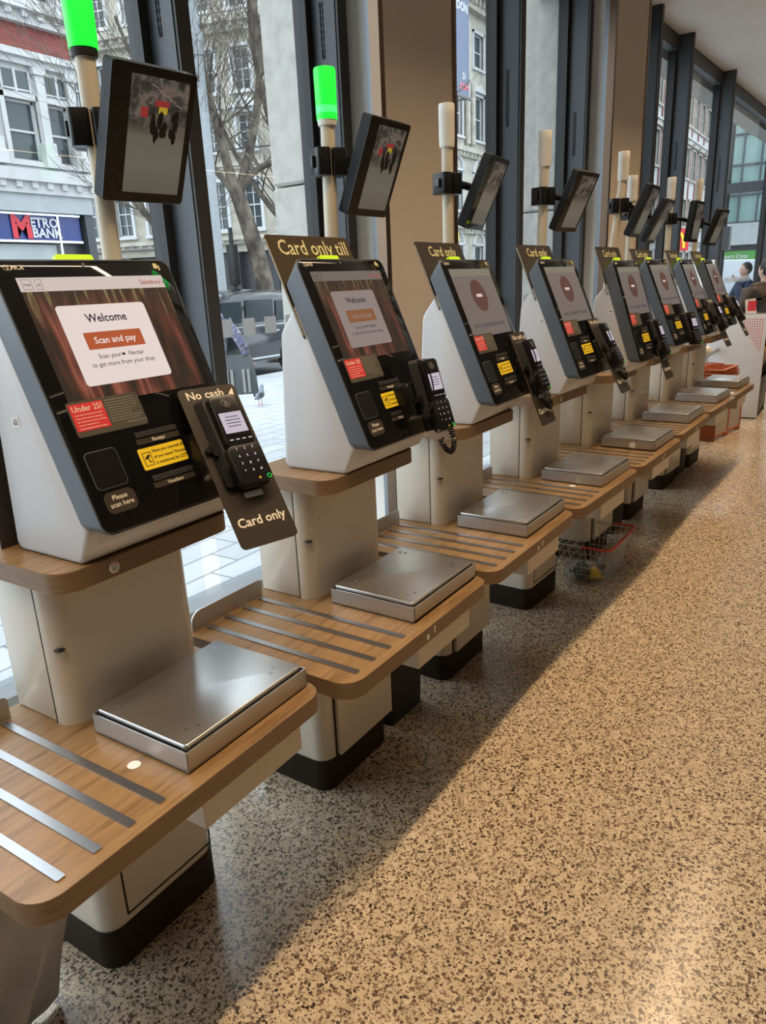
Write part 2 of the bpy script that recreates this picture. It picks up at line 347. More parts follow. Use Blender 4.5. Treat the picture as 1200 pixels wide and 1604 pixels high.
# ================================================================== STRUCTURE
def wy(x): return .75 - .068*(x-1.2)               # inner face of the glass line (y) at x
WA = -math.atan(.068)                               # heading of the window line
def WM(x, y=0, z=0):                                # frame on the window line: local x along it, local y outwards
    return Matrix.Translation((x, wy(x), 0)) @ Matrix.Rotation(WA, 4, 'Z') @ Matrix.Translation((0, y, z))
def struct(name, g, m, **k): return obj(name, g, m, kind='structure', **k)
struct('floor', G().prism([(-4, -9), (20, -9), (20, wy(20)-.02), (-4, wy(-4)-.02)], -.1, 0), 'terrazzo')
struct('ceiling', G().prism([(-4, -9), (20, -9), (20, wy(20)+.02), (-4, wy(-4)+.02)], 3.6, 3.75), 'ceiling')
struct('wall_back', G().box(-4, 20, -9.1, -9, 0, 3.6), 'backwall')
struct('wall_left', G().box(-4.1, -4, -9, .98, 0, 3.6), 'backwall')
struct('wall_right', G().box(20, 20.1, -9, -.6, 0, 3.6), 'backwall')
# upstand under the glazing
g = G(); g.m = WM(1.2); g.box(-5.2, 18.8, -.30, .10, -.12, .25); struct('wall_window', g, 'pale_wall')
g = G(); g.m = WM(1.2); g.box(-5.2, 18.8, -.075, .06, .25, .325); struct('trim_0', g, 'sillgrey'); g = G(); g.m = WM(1.2); g.box(-5.2, 18.8, -.03, .05, 3.47, 3.62); struct('trim_1', g, 'anthracite')
g = G(); g.m = WM(1.2); g.box(-5.2, 18.8, .08, .30, 3.42, 4.6); struct('wall_outside', g, 'concrete')
fins = [-.85, 1.29, 2.13, 3.79, 4.80, 6.30, 7.25, 8.95, 12.2, 14.5]
for i, fx in enumerate(fins):
    g = G(); g.m = WM(fx); g.box(-.01, .05, -.145, -.02, .74, 3.6); g.cm = 1; g.box(-.006, .052, -.158, -.145, .74, 3.6); g.cm = 2; g.box(-.045, .055, -.02, .05, .74, 3.6)
    o = struct('trim_%d' % (i+2), g, ['anthracite', 'dark_fin', 'black_matt'])
edges = [-4.0, -.85, 1.29, 2.13, 3.79, 4.80, 6.30, 7.25, 8.95, 12.2, 14.5, 19.8]
for i in range(len(edges)-1):
    a, b = edges[i], edges[i+1]; g = G(); g.m = WM(a); L = (b-a)*1.0023
    g.box(.05, L-.04, .012, .020, .32, 3.48); struct('window_%d' % (i+1), g, 'glass')
# interior columns (cladding with metal corner trims) and the exposed concrete behind them
def column(i, x0, x1, dep):
    g = G(); g.m = WM(x0); g.box(.03, x1-x0-.02, -dep+.006, -.05, 0, 3.6); struct('wall_column_%d' % i, g, 'cream_wall')
    g = G(); g.m = WM(x0); g.box(.022, .03, -dep+.06, -.10, 0, 3.6); o = struct('wall_column_side_%d' % i, g, 'pale_wall')
    g = G(); g.m = WM(x0); g.box(.0, .032, -dep, -dep+.05, 0, 3.6); g.box(x1-x0-.022, x1-x0+.008, -dep, -dep+.04, 0, 3.6); struct('trim_%d' % (20+i), g, 'bronze')
    g = G(); g.m = WM(x0); g.box(.018, .024, -dep+.05, -dep+.085, 0, 3.6); struct('trim_%d' % (24+i), g, 'mirror_trim')
column(1, 2.195, 2.80, .31); column(2, 4.865, 5.56, .31)
for i, x in enumerate((2.30, 4.98)):
    g = G(); g.m = WM(x)
    for z0, z1 in ((-.1, 2.02), (2.028, 4.6)): g.box(0, .62, .10, .46, z0, z1)
    struct('wall_pier_%d' % (i+1), g, 'concrete', bevel=.012, seg=1)
# bead chains hanging on the fins
for i, (fx, z0, z1) in enumerate(((1.29, 2.38, 2.9), (2.13, 2.47, 2.68), (3.79, 2.42, 2.73), (4.80, 2.36, 2.64), (7.25, 2.48, 2.72), (8.95, 2.40, 2.76))):
    g = G(); n = int((z1-z0)/.012); wp = Matrix.Translation((fx-.016, wy(fx)-.075, 0))
    g.m = wp
    for sx in (-.006, .006):
        g.tube([(0, sx, z0+.012*k) for k in range(n)], [.0015+.0026*(k % 2) for k in range(n)], 5)
    g.tube([(0, -.006, z0), (0, -.004, z0-.012), (0, .004, z0-.012), (0, .006, z0)], .004, 5)
    obj('blind_chain', g, 'black_matt', label=('black blind chain hanging on the fin ' + ['beside the nearest camera monitor', 'just above the second green lamp', 'right of the third camera monitor', 'above the fourth camera monitor', 'in the middle of the far windows', 'on the last fin before the wide far window'][i]), cat='chain', group='blind chains on the window fins')
# frosted squares stuck on the glass
k = 0
for x0, n in ((1.475, 5), (2.9, 7), (3.95, 7), (7.5, 10), (9.2, 20)):
    for j in range(n):
        x = x0+.127*j
        if x > 2.02 and x < 2.8: continue
        g = G(); g.m = WM(x); g.box(0, .068, .0095, .0118, 1.365, 1.435)
        obj('window_sticker', g, 'decal', label='small frosted square stuck on the window glass in a level row', cat='sticker', group='frosted squares on the glass'); k += 1
# ================================================================== CHECKOUT COUNTER
UN = {1: (0, 0, 0), 2: (.776, -.059, -.019), 3: (1.557, -.075, -.024), 4: (2.331, -.116, -.063), 5: (3.096, -.162, -.054), 6: (3.911, -.178, -.049), 7: (4.72, -.211, -.079), 8: (5.466, -.252, -.065)}
HEAD = {1: (-.012, .010, 0, 0), 2: (.008, 0, .02, 0), 3: (-.004, 0, .04, 0), 4: (0, -.014, .018, 0), 5: (.075, -.008, 0, .072), 6: (-.025, -.03, -.03, 0), 7: (-.03, -.024, .05, 0), 8: (0, 0, .01, 0)}
def counter(variant):
    t = thing('checkout_counter', None, 'counter')
    g = G(); pts = rr(-.272, .468, -.484, .11, .055, 7, (1, 1, 1, 1)); g.prism(pts, .612, .655); obj('worktop_edge', g, 'ply', t, bevel=0)
    g = G(); g.prism(rr(-.271, .467, -.483, .109, .054, 7), .655, .6558); obj('worktop', g, 'oak', t)
    for u in (.003, -.066, -.137, -.207):
        g = G(); g.prism(rr(u-.0085, u+.0085, -.457, .060, .003, 2), .6556, .6592); obj('metal_strip', g, 'strip', t)
    g = G()
    pr = [(-.255, .655), (-.255, .672)] + [(-.222-.033*math.cos(a), .678+.033*math.sin(a)) for a in [k*PI/12 for k in range(7)]] + [(.012+.014*math.sin(a), .697+.014*math.cos(a)) for a in [k*PI/12 for k in range(7)]] + [(.026, .655)]
    g.m = Matrix.Translation((0, .072, 0)) @ Matrix.Rotation(PI/2, 4, 'X'); g.prism([(x, z) for x, z in pr], 0, .004); obj('end_guard', g, 'steel_side', t)
    # pedestal: front shell with rounded corners, rear panel behind a seam
    g = G(); g.prism(rr(.064, .449, -.099, -.052, .046, 8, (1, 1, 0, 0)), .6558, 1.002); obj('pedestal', g, 'cream', t)
    g = G(); g.box(.0665, .447, -.049, .105, .6558, 1.002); obj('pedestal_back', g, 'cream', t, bevel=.006)
    if variant in (0, 1, 2, 3):
        g = G(); g.m = Matrix.Translation((.0645, -.085, .84)); g.ell((.012, -.004, 0), (.012, .013, .0035), 10, 5); obj('scuff_mark', g, 'black_matt', t)
    g = G(); g.box(.0632, .0660, -.0520, -.0490, .656, 1.002); obj('seam_strip', g, 'plinth', t)
    # shelf the terminal stands on
    g = G(); g.prism(rr(.030, .502, -.209, .10, .05, 8), 1.002, 1.0435); obj('shelf_edge', g, 'ply', t)
    g = G(); g.prism(rr(.031, .501, -.208, .099, .049, 8), 1.0435, 1.0443); obj('shelf', g, 'oak', t)
    # base
    g = G(); g.prism(rr(.036, .395, -.126, .16, .05, 8, (1, 1, 0, 0)), 0, .108); obj('plinth', g, 'plinth', t)
    g = G(); g.prism(rr(.040, .391, -.122, .158, .047, 8, (1, 1, 0, 0)), .108, .612); b = obj('base_cabinet', g, 'cream', t)
    if variant in (0, 2):
        g = G()
        for a in ((.098, .372, .1265, .1310), (.098, .372, .585, .5895), (.098, .1025, .131, .585), (.3675, .372, .131, .585)): g.box(a[0], a[1], -.1235, -.1215, a[2], a[3])
        obj('panel_groove', g, 'plinth', b)
    else:
        d = obj('cabinet_door', G().box(.098, .398, -.140, -.1225, .112, .600), 'cream', t, bevel=.002, seg=1)
        g = G(); g.m = Matrix.Translation((.118, -.1405, .515)) @ Matrix.Rotation(PI/2, 4, 'X'); g.lathe([(.011, 0), (.011, .003), (.007, .004), (.007, .001), (.0, .001)], 16); obj('lock', g, 'strip', d)
        obj('door_gap', G().box(.0925, .0975, -.126, -.1215, .112, .600), 'plinth', t)
    g = G(); g.box(.115, .43, -.43, -.21, .495, .612); obj('drawer_box', g, 'cream', t, bevel=.003, seg=1)
    return t
CP = {0: counter(0), 1: counter(1)}
used = {}
CL = {1: 'oak-topped checkout counter nearest the camera, white dot stuck on its worktop', 2: 'oak-topped checkout counter under the second terminal, lock on its cabinet door',
      3: 'oak checkout counter before the third terminal, bright marks on its strip ends', 4: 'oak checkout counter with the wire shopping basket under its left side',
      5: 'oak checkout counter holding the scale with a round white sticker', 6: 'oak checkout counter sixth along, between the fifth and seventh terminals',
      7: 'oak checkout counter seventh along, orange crate standing at its foot', 8: 'oak checkout counter at the far end of the row'}
for n in range(1, 9):
    v = {1: 0, 2: 1, 3: 1, 4: 0, 5: 1, 6: 1, 7: 1, 8: 0}[n]
    t = CP[v] if v not in used else copy_tree(CP[v]); used[v] = 1
    x, y, a = UN[n]; t.location = (x, y, 0); t.rotation_euler = (0, 0, a); tag(t, CL[n], 'counter', 'checkout counters in a row')
    if n == 1:
        g = G(); g.lathe([(.0, .656), (.0135, .656), (.0135, .6563), (0, .6563)], 20, (.05, -.319, 0)); obj('dot_sticker', g, 'paper', t, 'round white sticker')
        g = G(); g.m = Matrix.Translation((.155, -.2095, 1.022)) @ Matrix.Rotation(PI/2, 4, 'X'); g.lathe([(0, 0), (.0125, 0), (.0125, .0008), (0, .0008)], 24); s = obj('round_sticker', g, 'paper', t, 'round white sticker with red top')
        g = G(); g.m = Matrix.Translation((.155, -.2105, 1.022)) @ Matrix.Rotation(PI/2, 4, 'X'); g.box(-.008, -.003, .006, .009, 0, .0004); g.box(-.001, .003, .007, .011, 0, .0004); g.box(.005, .008, .005, .009, 0, .0004); obj('sticker_mark', g, 'redpaper', s)
        g = G(); g.m = Matrix.Translation((.155, -.2105, 1.022)) @ Matrix.Rotation(PI/2, 4, 'X')
        for q in range(4): g.box(-.008+.001*q, .008-.001*q, .002-.0032*q, .0032-.0032*q, 0, .0004)
        obj('sticker_print', g, 'greyink', s)
    if n == 2:
        g = G(); g.box(.075, .085, -.4852, -.484, .622, .634); g.box(.115, .119, -.4852, -.484, .625, .645); obj('sticker_scrap', g, 'paper', t)
def place(o, n, dx=0, dy=0, dz=0, ra=0):
    x, y, a = UN[n]; c, s = math.cos(a), math.sin(a); o.location = (x+c*dx-s*dy, y+s*dx+c*dy, dz); o.rotation_euler = (0, 0, a+ra); return o
# ------------------------------------------------------------------ scales
def scale_():
    t = thing('weighing_scale', None, 'scale')
    w, d = .37, .286
    g = G(); g.box(0, w, -d, 0, .0, .0045)
    for a in ((0, w, -d, -d+.003), (0, w, -.003, 0), (0, .003, -d, 0), (w-.003, w, -d, 0)): g.box(*a, .0, .0435)
    obj('tray', g, 'steel_side', t)
    g = G(); g.box(.012, w-.012, -d+.012, -.012, .0045, .038); obj('load_cell_box', g, 'black_matt', t)
    g = G(); g.prism(rr(.008, w-.008, -d+.008, -.008, .008, 4), .040, .0535); p = obj('top_plate', g, 'steel', t, bevel=.0025, seg=3)
    for bx, by in ((.04, -.04), (.062, -.05), (.325, -.035), (.325, -.055), (.05, -.235), (.072, -.245), (.30, -.24), (.322, -.228)):
        g = G(); g.lathe([(0, .0536), (.0055, .0536), (.0055, .0540), (.0040, .0540), (.0038, .0536), (.002, .0536), (.0018, .0542), (0, .0542)], 14, (bx, by, 0)); obj('screw', g, 'strip', p)
    for fx in (.04, .33):
        for fy in (-.03, -.255):
            g = G(); g.lathe([(0, -.0045), (.012, -.0045), (.012, 0), (0, 0)], 12, (fx, fy, 0)); obj('foot', g, 'black_matt', t)
    return t
s0 = scale_()
SL = {1: 'large steel scale plate on the nearest counter, sky reflected across it', 2: 'steel scale on the counter of the second terminal', 3: 'steel scale beside the third pedestal, above the wire basket end',
      4: 'steel scale on the fourth counter, before the sticker-marked one', 5: 'steel scale with a round white sticker on its front side', 6: 'steel scale sixth along with a warm lamp reflection', 7: 'steel scale seventh along, paper slip on the worktop beside it', 8: 'steel scale farthest away, next to the orange baskets'}
for n in range(1, 9):
    t = s0 if n == 1 else copy_tree(s0)
    place(t, n, .082, -.155, .6602, {1: 0, 2: .0, 3: 0}.get(n, 0)); tag(t, SL[n], 'scale', 'weighing scales on the counters')
    if n == 5:
        g = G(); g.m = Matrix.Translation((.06, 0, .02)) @ Matrix.Translation((-.06, -.17, 0)) @ Matrix.Rotation(-PI/2, 4, 'Y'); g.lathe([(0, 0), (.017, 0), (.017, .001), (0, .001)], 20); obj('round_sticker', g, 'paper', t, 'round white sticker')
# ================================================================== TERMINAL
TOPY, TOPZ = -.084, 1.622
DD = Vector((0, -.39187, -.92002)); NN = Vector((0, -.92002, .39187))      # down the panel, out of the panel
U0 = .103
PM = Matrix(((1, 0, 0, U0), (0, -DD.y, NN.y, TOPY), (0, -DD.z, NN.z, TOPZ), (0, 0, 0, 1)))   # panel frame: x along, y up, z out
def PG(z=0): g = G(); g.m = PM @ Matrix.Translation((0, 0, z)); return g
def PB(g, u0, u1, s0, s1, z0, z1, r=0.):
    if r: g.prism(rr(u0, u1, -s1, -s0, r, 5), z0, z1)
    else: g.box(u0, u1, -s1, -s0, z0, z1)
    return g
def textlines(g, u0, u1, s0, s1, n, z, h=.0016, seed=1):
    q = random.Random(seed)
    for i in range(n):
        s = s0+(s1-s0)*i/max(1, n-1); u = u0
        ue = u1-(u1-u0)*q.choice((0, .05, .1, .3))
        while u < ue:
            w = q.uniform(.002, .008); g.box(u, min(ue, u+w), -s-h, -s, z, z+.0002); u += w+.0015
    return g
PW, PL_ = .422, .548
def terminal():
    t = thing('checkout_terminal', None, 'checkout terminal')
    # housing: side profile extruded across
    prof = [(.002, 1.0445), (-.205, 1.0445), (-.213, 1.052), (-.240, 1.108), (-.058, 1.535), (-.054, 1.505), (-.018, 1.452), (-.010, 1.420), (.006, 1.062)]
    prof = [(.000, 1.0445), (-.203, 1.0445), (-.212, 1.052), (-.243, 1.118), (-.072, 1.520), (-.060, 1.492), (-.024, 1.446), (-.013, 1.428), (-.010, 1.405), (.012, 1.060)]
    g = G(); n = len(prof); secs = [[(U0+u, y+e*0, z) for y, z in prof] for u, e in ((.002, 0), (PW-.002, 0))]; g.loft(secs)
    h = obj('housing', g, 'white', t, bevel=.010, seg=3, ang=45)
    g = G(); q0 = Vector((0, -.243, 1.118)); d2 = Vector((0, -.212, 1.052))-q0
    nx = Vector((0, -d2.z, d2.y)).normalized()*-1
    if nx.y > 0: nx = -nx
    for r in range(4):
        for i in range(64):
            p = q0+d2*(.20+.10*r); u = U0+.03+i*.0055+(.0027 if r % 2 else 0); p = p+nx*.0005
            tz = d2.normalized()*.0009
            g.add([(u, p.y-tz.y, p.z-tz.z), (u+.0018, p.y-tz.y, p.z-tz.z), (u+.0018, p.y+tz.y, p.z+tz.z), (u, p.y+tz.y, p.z+tz.z)], [(0, 1, 2, 3)])
    obj('vent_holes', g, 'black_matt', h)
    # slate slab behind the glass front; its back is smaller than its front
    fr_ = [(x, y) for x, y in rr(0, PW, -PL_, 0, .024, 6)]; bk = [(x, y) for x, y in rr(.001, PW-.001, -PL_+.026, -.034, .02, 6)]
    g = PG(); g.prism(bk, -.058, -.006, fr_); g.prism(fr_, -.006, -.0012); obj('front_frame', g, 'slate', t, bevel=0, ang=50)
    g = PG(); PB(g, .003, PW-.003, .003, PL_-.003, -.0012, .0016, .022); fp = obj('front_panel', g, 'black_gloss', t, bevel=.001, seg=1, ang=50)
    g = PG(); text(g, 'NCR', .012, .052, -.0215, .0018, bold=.02)
    for a in (0, 1):
        ring = [(.029+.006*a+.005*math.cos(x), -.0178+.005*math.sin(x), .0018) for x in [k*2*PI/14 for k in range(15)]]; g.tube(ring, .0007, 4)
    obj('maker_mark', g, 'letter', fp)
    g = PG(); g.m = g.m @ Matrix.Translation((.197, -.012, .0016)); g.lathe([(0, 0), (.004, 0), (.004, .0006), (0, .0006)], 16); obj('camera_lens', g, 'slate', fp)
    g = PG(); PB(g, .375, .385, .010, .022, .0017, .0020); PB(g, .387, .391, .014, .026, .0017, .002); obj('corner_mark', g, 'gold_letter', fp)
    # printed notices
    g = PG(); PB(g, .030, .196, .286, .356, .0017, .0022, .006); ns = obj('age_notice', g, 'greypaper', t)
    g = PG(); PB(g, .034, .109, .291, .345, .0023, .0026); obj('notice_red_panel', g, 'redpaper', ns)
    g = PG(); text(g, 'Under 25?', .0165, .0725, -.3065, .0027, bold=.01); textlines(g, .040, .104, .313, .340, 5, .0027, .0014, 3); obj('notice_heading', g, 'letter', ns)
    g = PG(); textlines(g, .114, .190, .293, .336, 9, .0024, .0013, 5); text(g, 'drinkaware.co.uk', .007, .172, -.346, .0024); obj('notice_small_print', g, 'greyink', ns)
    # scanner
    g = PG(); PB(g, .023, .096, .386, .462, .0017, .0026, .010); sw = obj('scanner_window', g, 'slate', t, bevel=.0004, seg=1)
    g = PG(); PB(g, .0245, .0945, .3875, .4605, .0027, .0029, .009); obj('scanner_glass', g, 'black_gloss', sw)
    g = PG(); PB(g, .027, .098, .469, .512, .0017, .0024, .014); sl = obj('scan_label', g, 'plate', t)
    g = PG(); text(g, 'Please', .014, .0625, -.486, .0026, bold=.01); text(g, 'scan here', .014, .0625, -.500, .0026, bold=.01); obj('label_text', g, 'letter', sl)
    # slots
    for nm, s0, lab in (('receipt_slot', .370, 'Receipt'), ('voucher_slot', .463, 'Vouchers')):
        g = PG(); PB(g, .149, .257, s0, s0+.012, .0017, .0055, .002); so = obj(nm, g, 'black_matt', t, bevel=.001, seg=1)
        g = PG(); PB(g, .147, .259, s0+.013, s0+.026, .0017, .0030, .002); l = obj('slot_label_bar', g, 'plate', so)
        g = PG(); text(g, lab, .011, .203, -s0-.0235, .0031, bold=.01); obj('slot_label_text', g, 'letter', so)
    g = PG(); PB(g, .141, .258, .404, .449, .0017, .0024, .004); cs = obj('cctv_sticker', g, 'yellow', t)
    g = PG(); text(g, 'Have you scanned all', .0098, .174, -.4165, .0026, 'LEFT', .01); text(g, 'of your items? This area', .0088, .174, -.429, .0026, 'LEFT', .01); text(g, 'is monitored by CCTV.', .0095, .174, -.4415, .0026, 'LEFT', .01)
    PB(g, .148, .1495, .413, .441, .0025, .0027); PB(g, .168, .1695, .413, .441, .0025, .0027); PB(g, .148, .1695, .413, .4142, .0025, .0027); PB(g, .148, .1695, .4400, .4412, .0025, .0027)
    g.add([(.152, -.424, .0027), (.164, -.417, .0027), (.166, -.422, .0027), (.154, -.4285, .0027)], [(0, 1, 2, 3)]); g.box(.1595, .1615, -.433, -.424, .0025, .0027); g.box(.1595, .166, -.4345, -.4325, .0025, .0027)
    obj('sticker_print', g, 'ink', cs)
    # lime status tab peeping over the top edge
    g = G(); g.m = PM @ Matrix.Translation((0, 0, -.045)); PB(g, .172, .262, -.030, .03, -.006, .006, .006); obj('status_tab', g, 'lime', t)
    g = G(); g.box(U0+.01, U0+PW-.01, -.055, -.045, 1.0445, 1.06); obj('rear_foot', g, 'black_matt', t)
    return t
tp = terminal()
def screen(t, mode):
    u0, u1, s0, s1 = .039, .386, .038, .296
    def part(nm, g, m, p): return obj(nm, g, m, p)
    if mode == 'closed':
        g = PG(); PB(g, u0, u1, s0, s1, .0017, .0020); sc = part('screen', g, 's_closed', t)
        g = PG(); PB(g, u0, u1, s0, s0+.028, .0021, .0022); part('header_bar', g, 's_closedbar', sc)
        g = PG(); g.m = g.m @ Matrix.Translation((.213, -.142, .0021)); g.lathe([(0, 0), (.062, 0), (.062, .0002), (0, .0002)], 40); part('stop_disc', g, 's_oval', sc)
        g = PG(); PB(g, .188, .238, .136, .148, .0024, .0026); part('stop_bar', g, 's_light', sc)
        g = PG(); text(g, 'Sorry, checkout is closed', .027, .2125, -.262, .0022, bold=.004); part('screen_text', g, 's_txt', sc)
        return
    dim = mode == 'dim'
    g = PG(); PB(g, u0, u1, s0, s1, .0017, .0020); sc = part('screen', g, 's_wall2' if dim else 's_wall', t)
    g = PG(); PB(g, u0, u1, s0, .066, .0021, .0023); part('header_bar', g, 's_dimbar' if dim else 's_light', sc)
    g = PG(); text(g, "Sainsbury's", .0150, .352, -.0575, .0024, bold=.01); part('header_name', g, 's_red', sc)
    g = PG()
    for a, w in ((.047, .020), (.074, .014)):
        for b in ((a, a+w, .042, .0427), (a, a+w, .0613, .062), (a, a+.0007, .042, .062), (a+w-.0007, a+w, .042, .062)): PB(g, *b, .0024, .0025)
    text(g, 'Help', .0075, .057, -.0545, .0025, bold=.01); text(g, 'a)', .009, .081, -.055, .0025, bold=.01); part('header_icons', g, 's_txt', sc)
    g = PG(); PB(g, .093, .306, .097, .262, .0021, .0026, .008); part('welcome_card', g, 's_dim' if dim else 's_card', sc)
    g = PG(); PB(g, .130, .269, .1545, .190, .0027, .0029, .002); part('pay_button', g, 's_btn2' if dim else 's_btn', sc)
    g = PG(); text(g, 'Scan and pay', .0195, .1995, -.1785, .0031, bold=.012); part('button_text', g, 's_dim' if dim else 's_txtw', sc)
    g = PG(); text(g, 'Welcome', .0245, .1995, -.1335, .0028, bold=.02); text(g, 'Scan your     Nectar', .0135, .1995, -.2095, .0028, bold=.006); text(g, 'to get more from your shop', .0135, .1995, -.226, .0028, bold=.004)
    g.ell((.2045, -.205, .0027), (.005, .0028, .0002), 8, 5); part('screen_text', g, 's_txt', sc)
BZ = 1.0443
TL = {1: 'nearest self-checkout terminal with bright welcome screen and printed number sticker', 2: 'second self-checkout terminal, dim welcome screen behind it a long gold sign',
      3: 'third self-checkout terminal, first one showing the closed stop-disc screen', 4: 'fourth self-checkout terminal, closed screen and number sticker on white side', 5: 'fifth self-checkout terminal, paper-shaped glare on its closed screen',
      6: 'sixth self-checkout terminal crowded close behind the fifth one', 7: 'seventh self-checkout terminal, second from the far end', 8: 'last self-checkout terminal at the far end of the row'}
terms = {}
for n in range(1, 9):
    t = tp if n == 1 else copy_tree(tp); terms[n] = t
for n in range(1, 9):
    t = terms[n]; hx, hy, ha, hr = HEAD[n]
    piv = Vector((U0, 0, BZ)); Rm = Matrix.Rotation(ha, 4, 'Z') @ Matrix.Rotation(hr, 4, 'X')
    Lm = Matrix.Translation(Vector((hx, hy, 0))+piv) @ Rm @ Matrix.Translation(-piv)
    x, y, a = UN[n]; mw = Matrix.Translation((x, y, 0)) @ Matrix.Rotation(a, 4, 'Z') @ Lm
    t.matrix_world = mw; t.rotation_euler = mw.to_euler(); t.location = mw.translation; tag(t, TL[n], 'checkout terminal', 'self-checkout terminals in a row')
    if n < 3: screen(t, 'bright' if n == 1 else 'dim')
    elif n == 3: screen(t, 'closed')
    else:
        for ch in list(terms[3].children):
            if ch.name.startswith('screen'): copy_tree(ch, t)
    if n == 1:
        g = G(); g.box(U0-.016, U0+.30, .040, .044, 1.0446, 1.46); obj('back_plate', g, 'plate', t)
    if n in (1, 4, 5):
        g = G(); g.m = Matrix.Translation((U0+.0018, {1: -.075, 4: -.115, 5: -.11}[n], {1: 1.322, 4: 1.365, 5: 1.37}[n])) @ Matrix.Rotation(-.2, 4, 'X'); g.box(-.0006, .0, -.012, .012, -.010, .010); s = obj('number_sticker', g, 'paper', t, 'small white number sticker')
        g2 = G(); g2.m = g.m @ Matrix.Translation((-.0008, 0, -.005)) @ Matrix(((0, 0, -1, 0), (-1, 0, 0, 0), (0, 1, 0, 0), (0, 0, 0, 1))); text(g2, {1: '62', 4: '65', 5: '66'}[n], .015, 0, 0, 0, bold=.01); obj('sticker_number', g2, 'ink', s)
# ------------------------------------------------------------------ signs standing behind the terminals
def sign(n, txt, u0, u1, s0, s1, matl, size, lab, tilt=0):
    t = thing('card_sign', lab, 'sign', group='card only signs above the terminals')
    t.matrix_world = terms[n].matrix_basis.copy(); t.location = terms[n].location; t.rotation_euler = terms[n].rotation_euler
    g = G(); g.m = PM @ Matrix.Translation((0, 0, -.066)) ; g.prism(rr(u0, u1, -s1, -s0, .012, 4), -.0015, .0015); obj('board', g, matl, t)
    g = G(); g.m = PM @ Matrix.Translation((0, 0, -.0635)); text(g, txt, size, (u0+u1)/2+.01, -s0-.035-size*.35, 0, bold=.008, depth=.0); obj('lettering', g, 'gold_letter', t)
    g = G(); g.m = PM @ Matrix.Translation((0, 0, -.066)); g.box(u0-.0, u0+.0012, -s1+.012, -s0-.014, -.0018, .0022); obj('board_edge', g, 'letter', t)
    return t
sign(2, 'Card only till', -.004, .382, -.100, .20, 'sign_gold', .062, 'long gold sign reading Card only till, behind the second terminal')
for n, w in ((3, 'third'), (4, 'fourth'), (5, 'fifth'), (6, 'sixth'), (7, 'seventh'), (8, 'last')):
    sign(n, 'Card only', -.004, .366, -.097, .16, 'plate', .054, 'brown sign with gold Card only lettering rising behind the %s terminal' % w)
# ------------------------------------------------------------------ lamp poles
# base offset x, y; lean x, y over one metre; height change
PO = {1: (.004, .004, .010, 0, .014), 2: (-.028, .014, .02, -.012, -.027), 3: (-.02, .015, 0, 0, 0), 4: (-.02, .01, .02, -.01, 0), 5: (-.035, .0, .09, -.075, 0), 6: (-.045, .06, 0, 0, -.055), 7: (-.02, .045, 0, 0, 0), 8: (0, .02, 0, 0, .05)}
def pole(n, lit):
    hx, hy, ha, hr = HEAD[n]; x, y, a = UN[n]; px, py = .486+hx+PO[n][0], .061+hy+PO[n][1]
    c, s = math.cos(a), math.sin(a); t = thing('status_lamp_pole', None, 'lamp pole', (x+c*px-s*py, y+s*px+c*py, BZ), (hr*.0, 0, a), 'status lamp poles')
    g = G(); top = 1.0+PO[n][4]
    g.tube([(0, 0, 0), (PO[n][2]*top, PO[n][3]*top, top)], .0215, 20); obj('pole', g, 'pole', t)
    b = (PO[n][2]*top, PO[n][3]*top, top)
    g = G(); g.lathe([(.0, -.012), (.027, -.012), (.029, -.004), (.029, .004), (0, .004)], 24, b); obj('lamp_collar', g, 'black_matt' if n == 1 else 'lamp_off', t)
    if lit:
        g = G(); g.lathe([(.0, .004), (.031, .004), (.031, .020), (0, .020)], 28, b); obj('lamp_ring', g, 'lamp_on', t)
        g = G(); g.lathe([(.0, .020), (.0315, .020), (.0315, .040), (0, .04)], 28, b); obj('lamp_core', g, 'lamp_hot' if n == 2 else 'lamp_on', t)
        g = G(); g.lathe([(.0, .040), (.0315, .040), (.0325, .135), (.031, .140), (0, .140)], 28, b); obj('lamp_cover', g, 'lamp_on', t, 'glowing green cylinder')
    else:
        g = G(); g.lathe([(.0, .004), (.029, .004), (.030, .010), (.030, .095), (.0305, .097), (.0305, .132), (.029, .137), (0, .137)], 28, b); obj('lamp_cover', g, 'lamp_off', t, 'unlit white cylinder')
    return t
PLb = {1: 'cream pole with glowing green lamp behind the nearest terminal', 2: 'cream pole with glowing green lamp behind the second terminal', 3: 'cream pole with white unlit lamp in front of the beige column',
       4: 'cream pole with white unlit lamp before the concrete pier', 5: 'leaning cream pole with white unlit lamp by the pale column', 6: 'cream pole with white unlit lamp partly behind two monitors', 7: 'cream pole with white lamp before the far window fin', 8: 'farthest cream pole with white lamp in the row'}
for n in range(1, 9): tag(pole(n, n < 3), PLb[n])
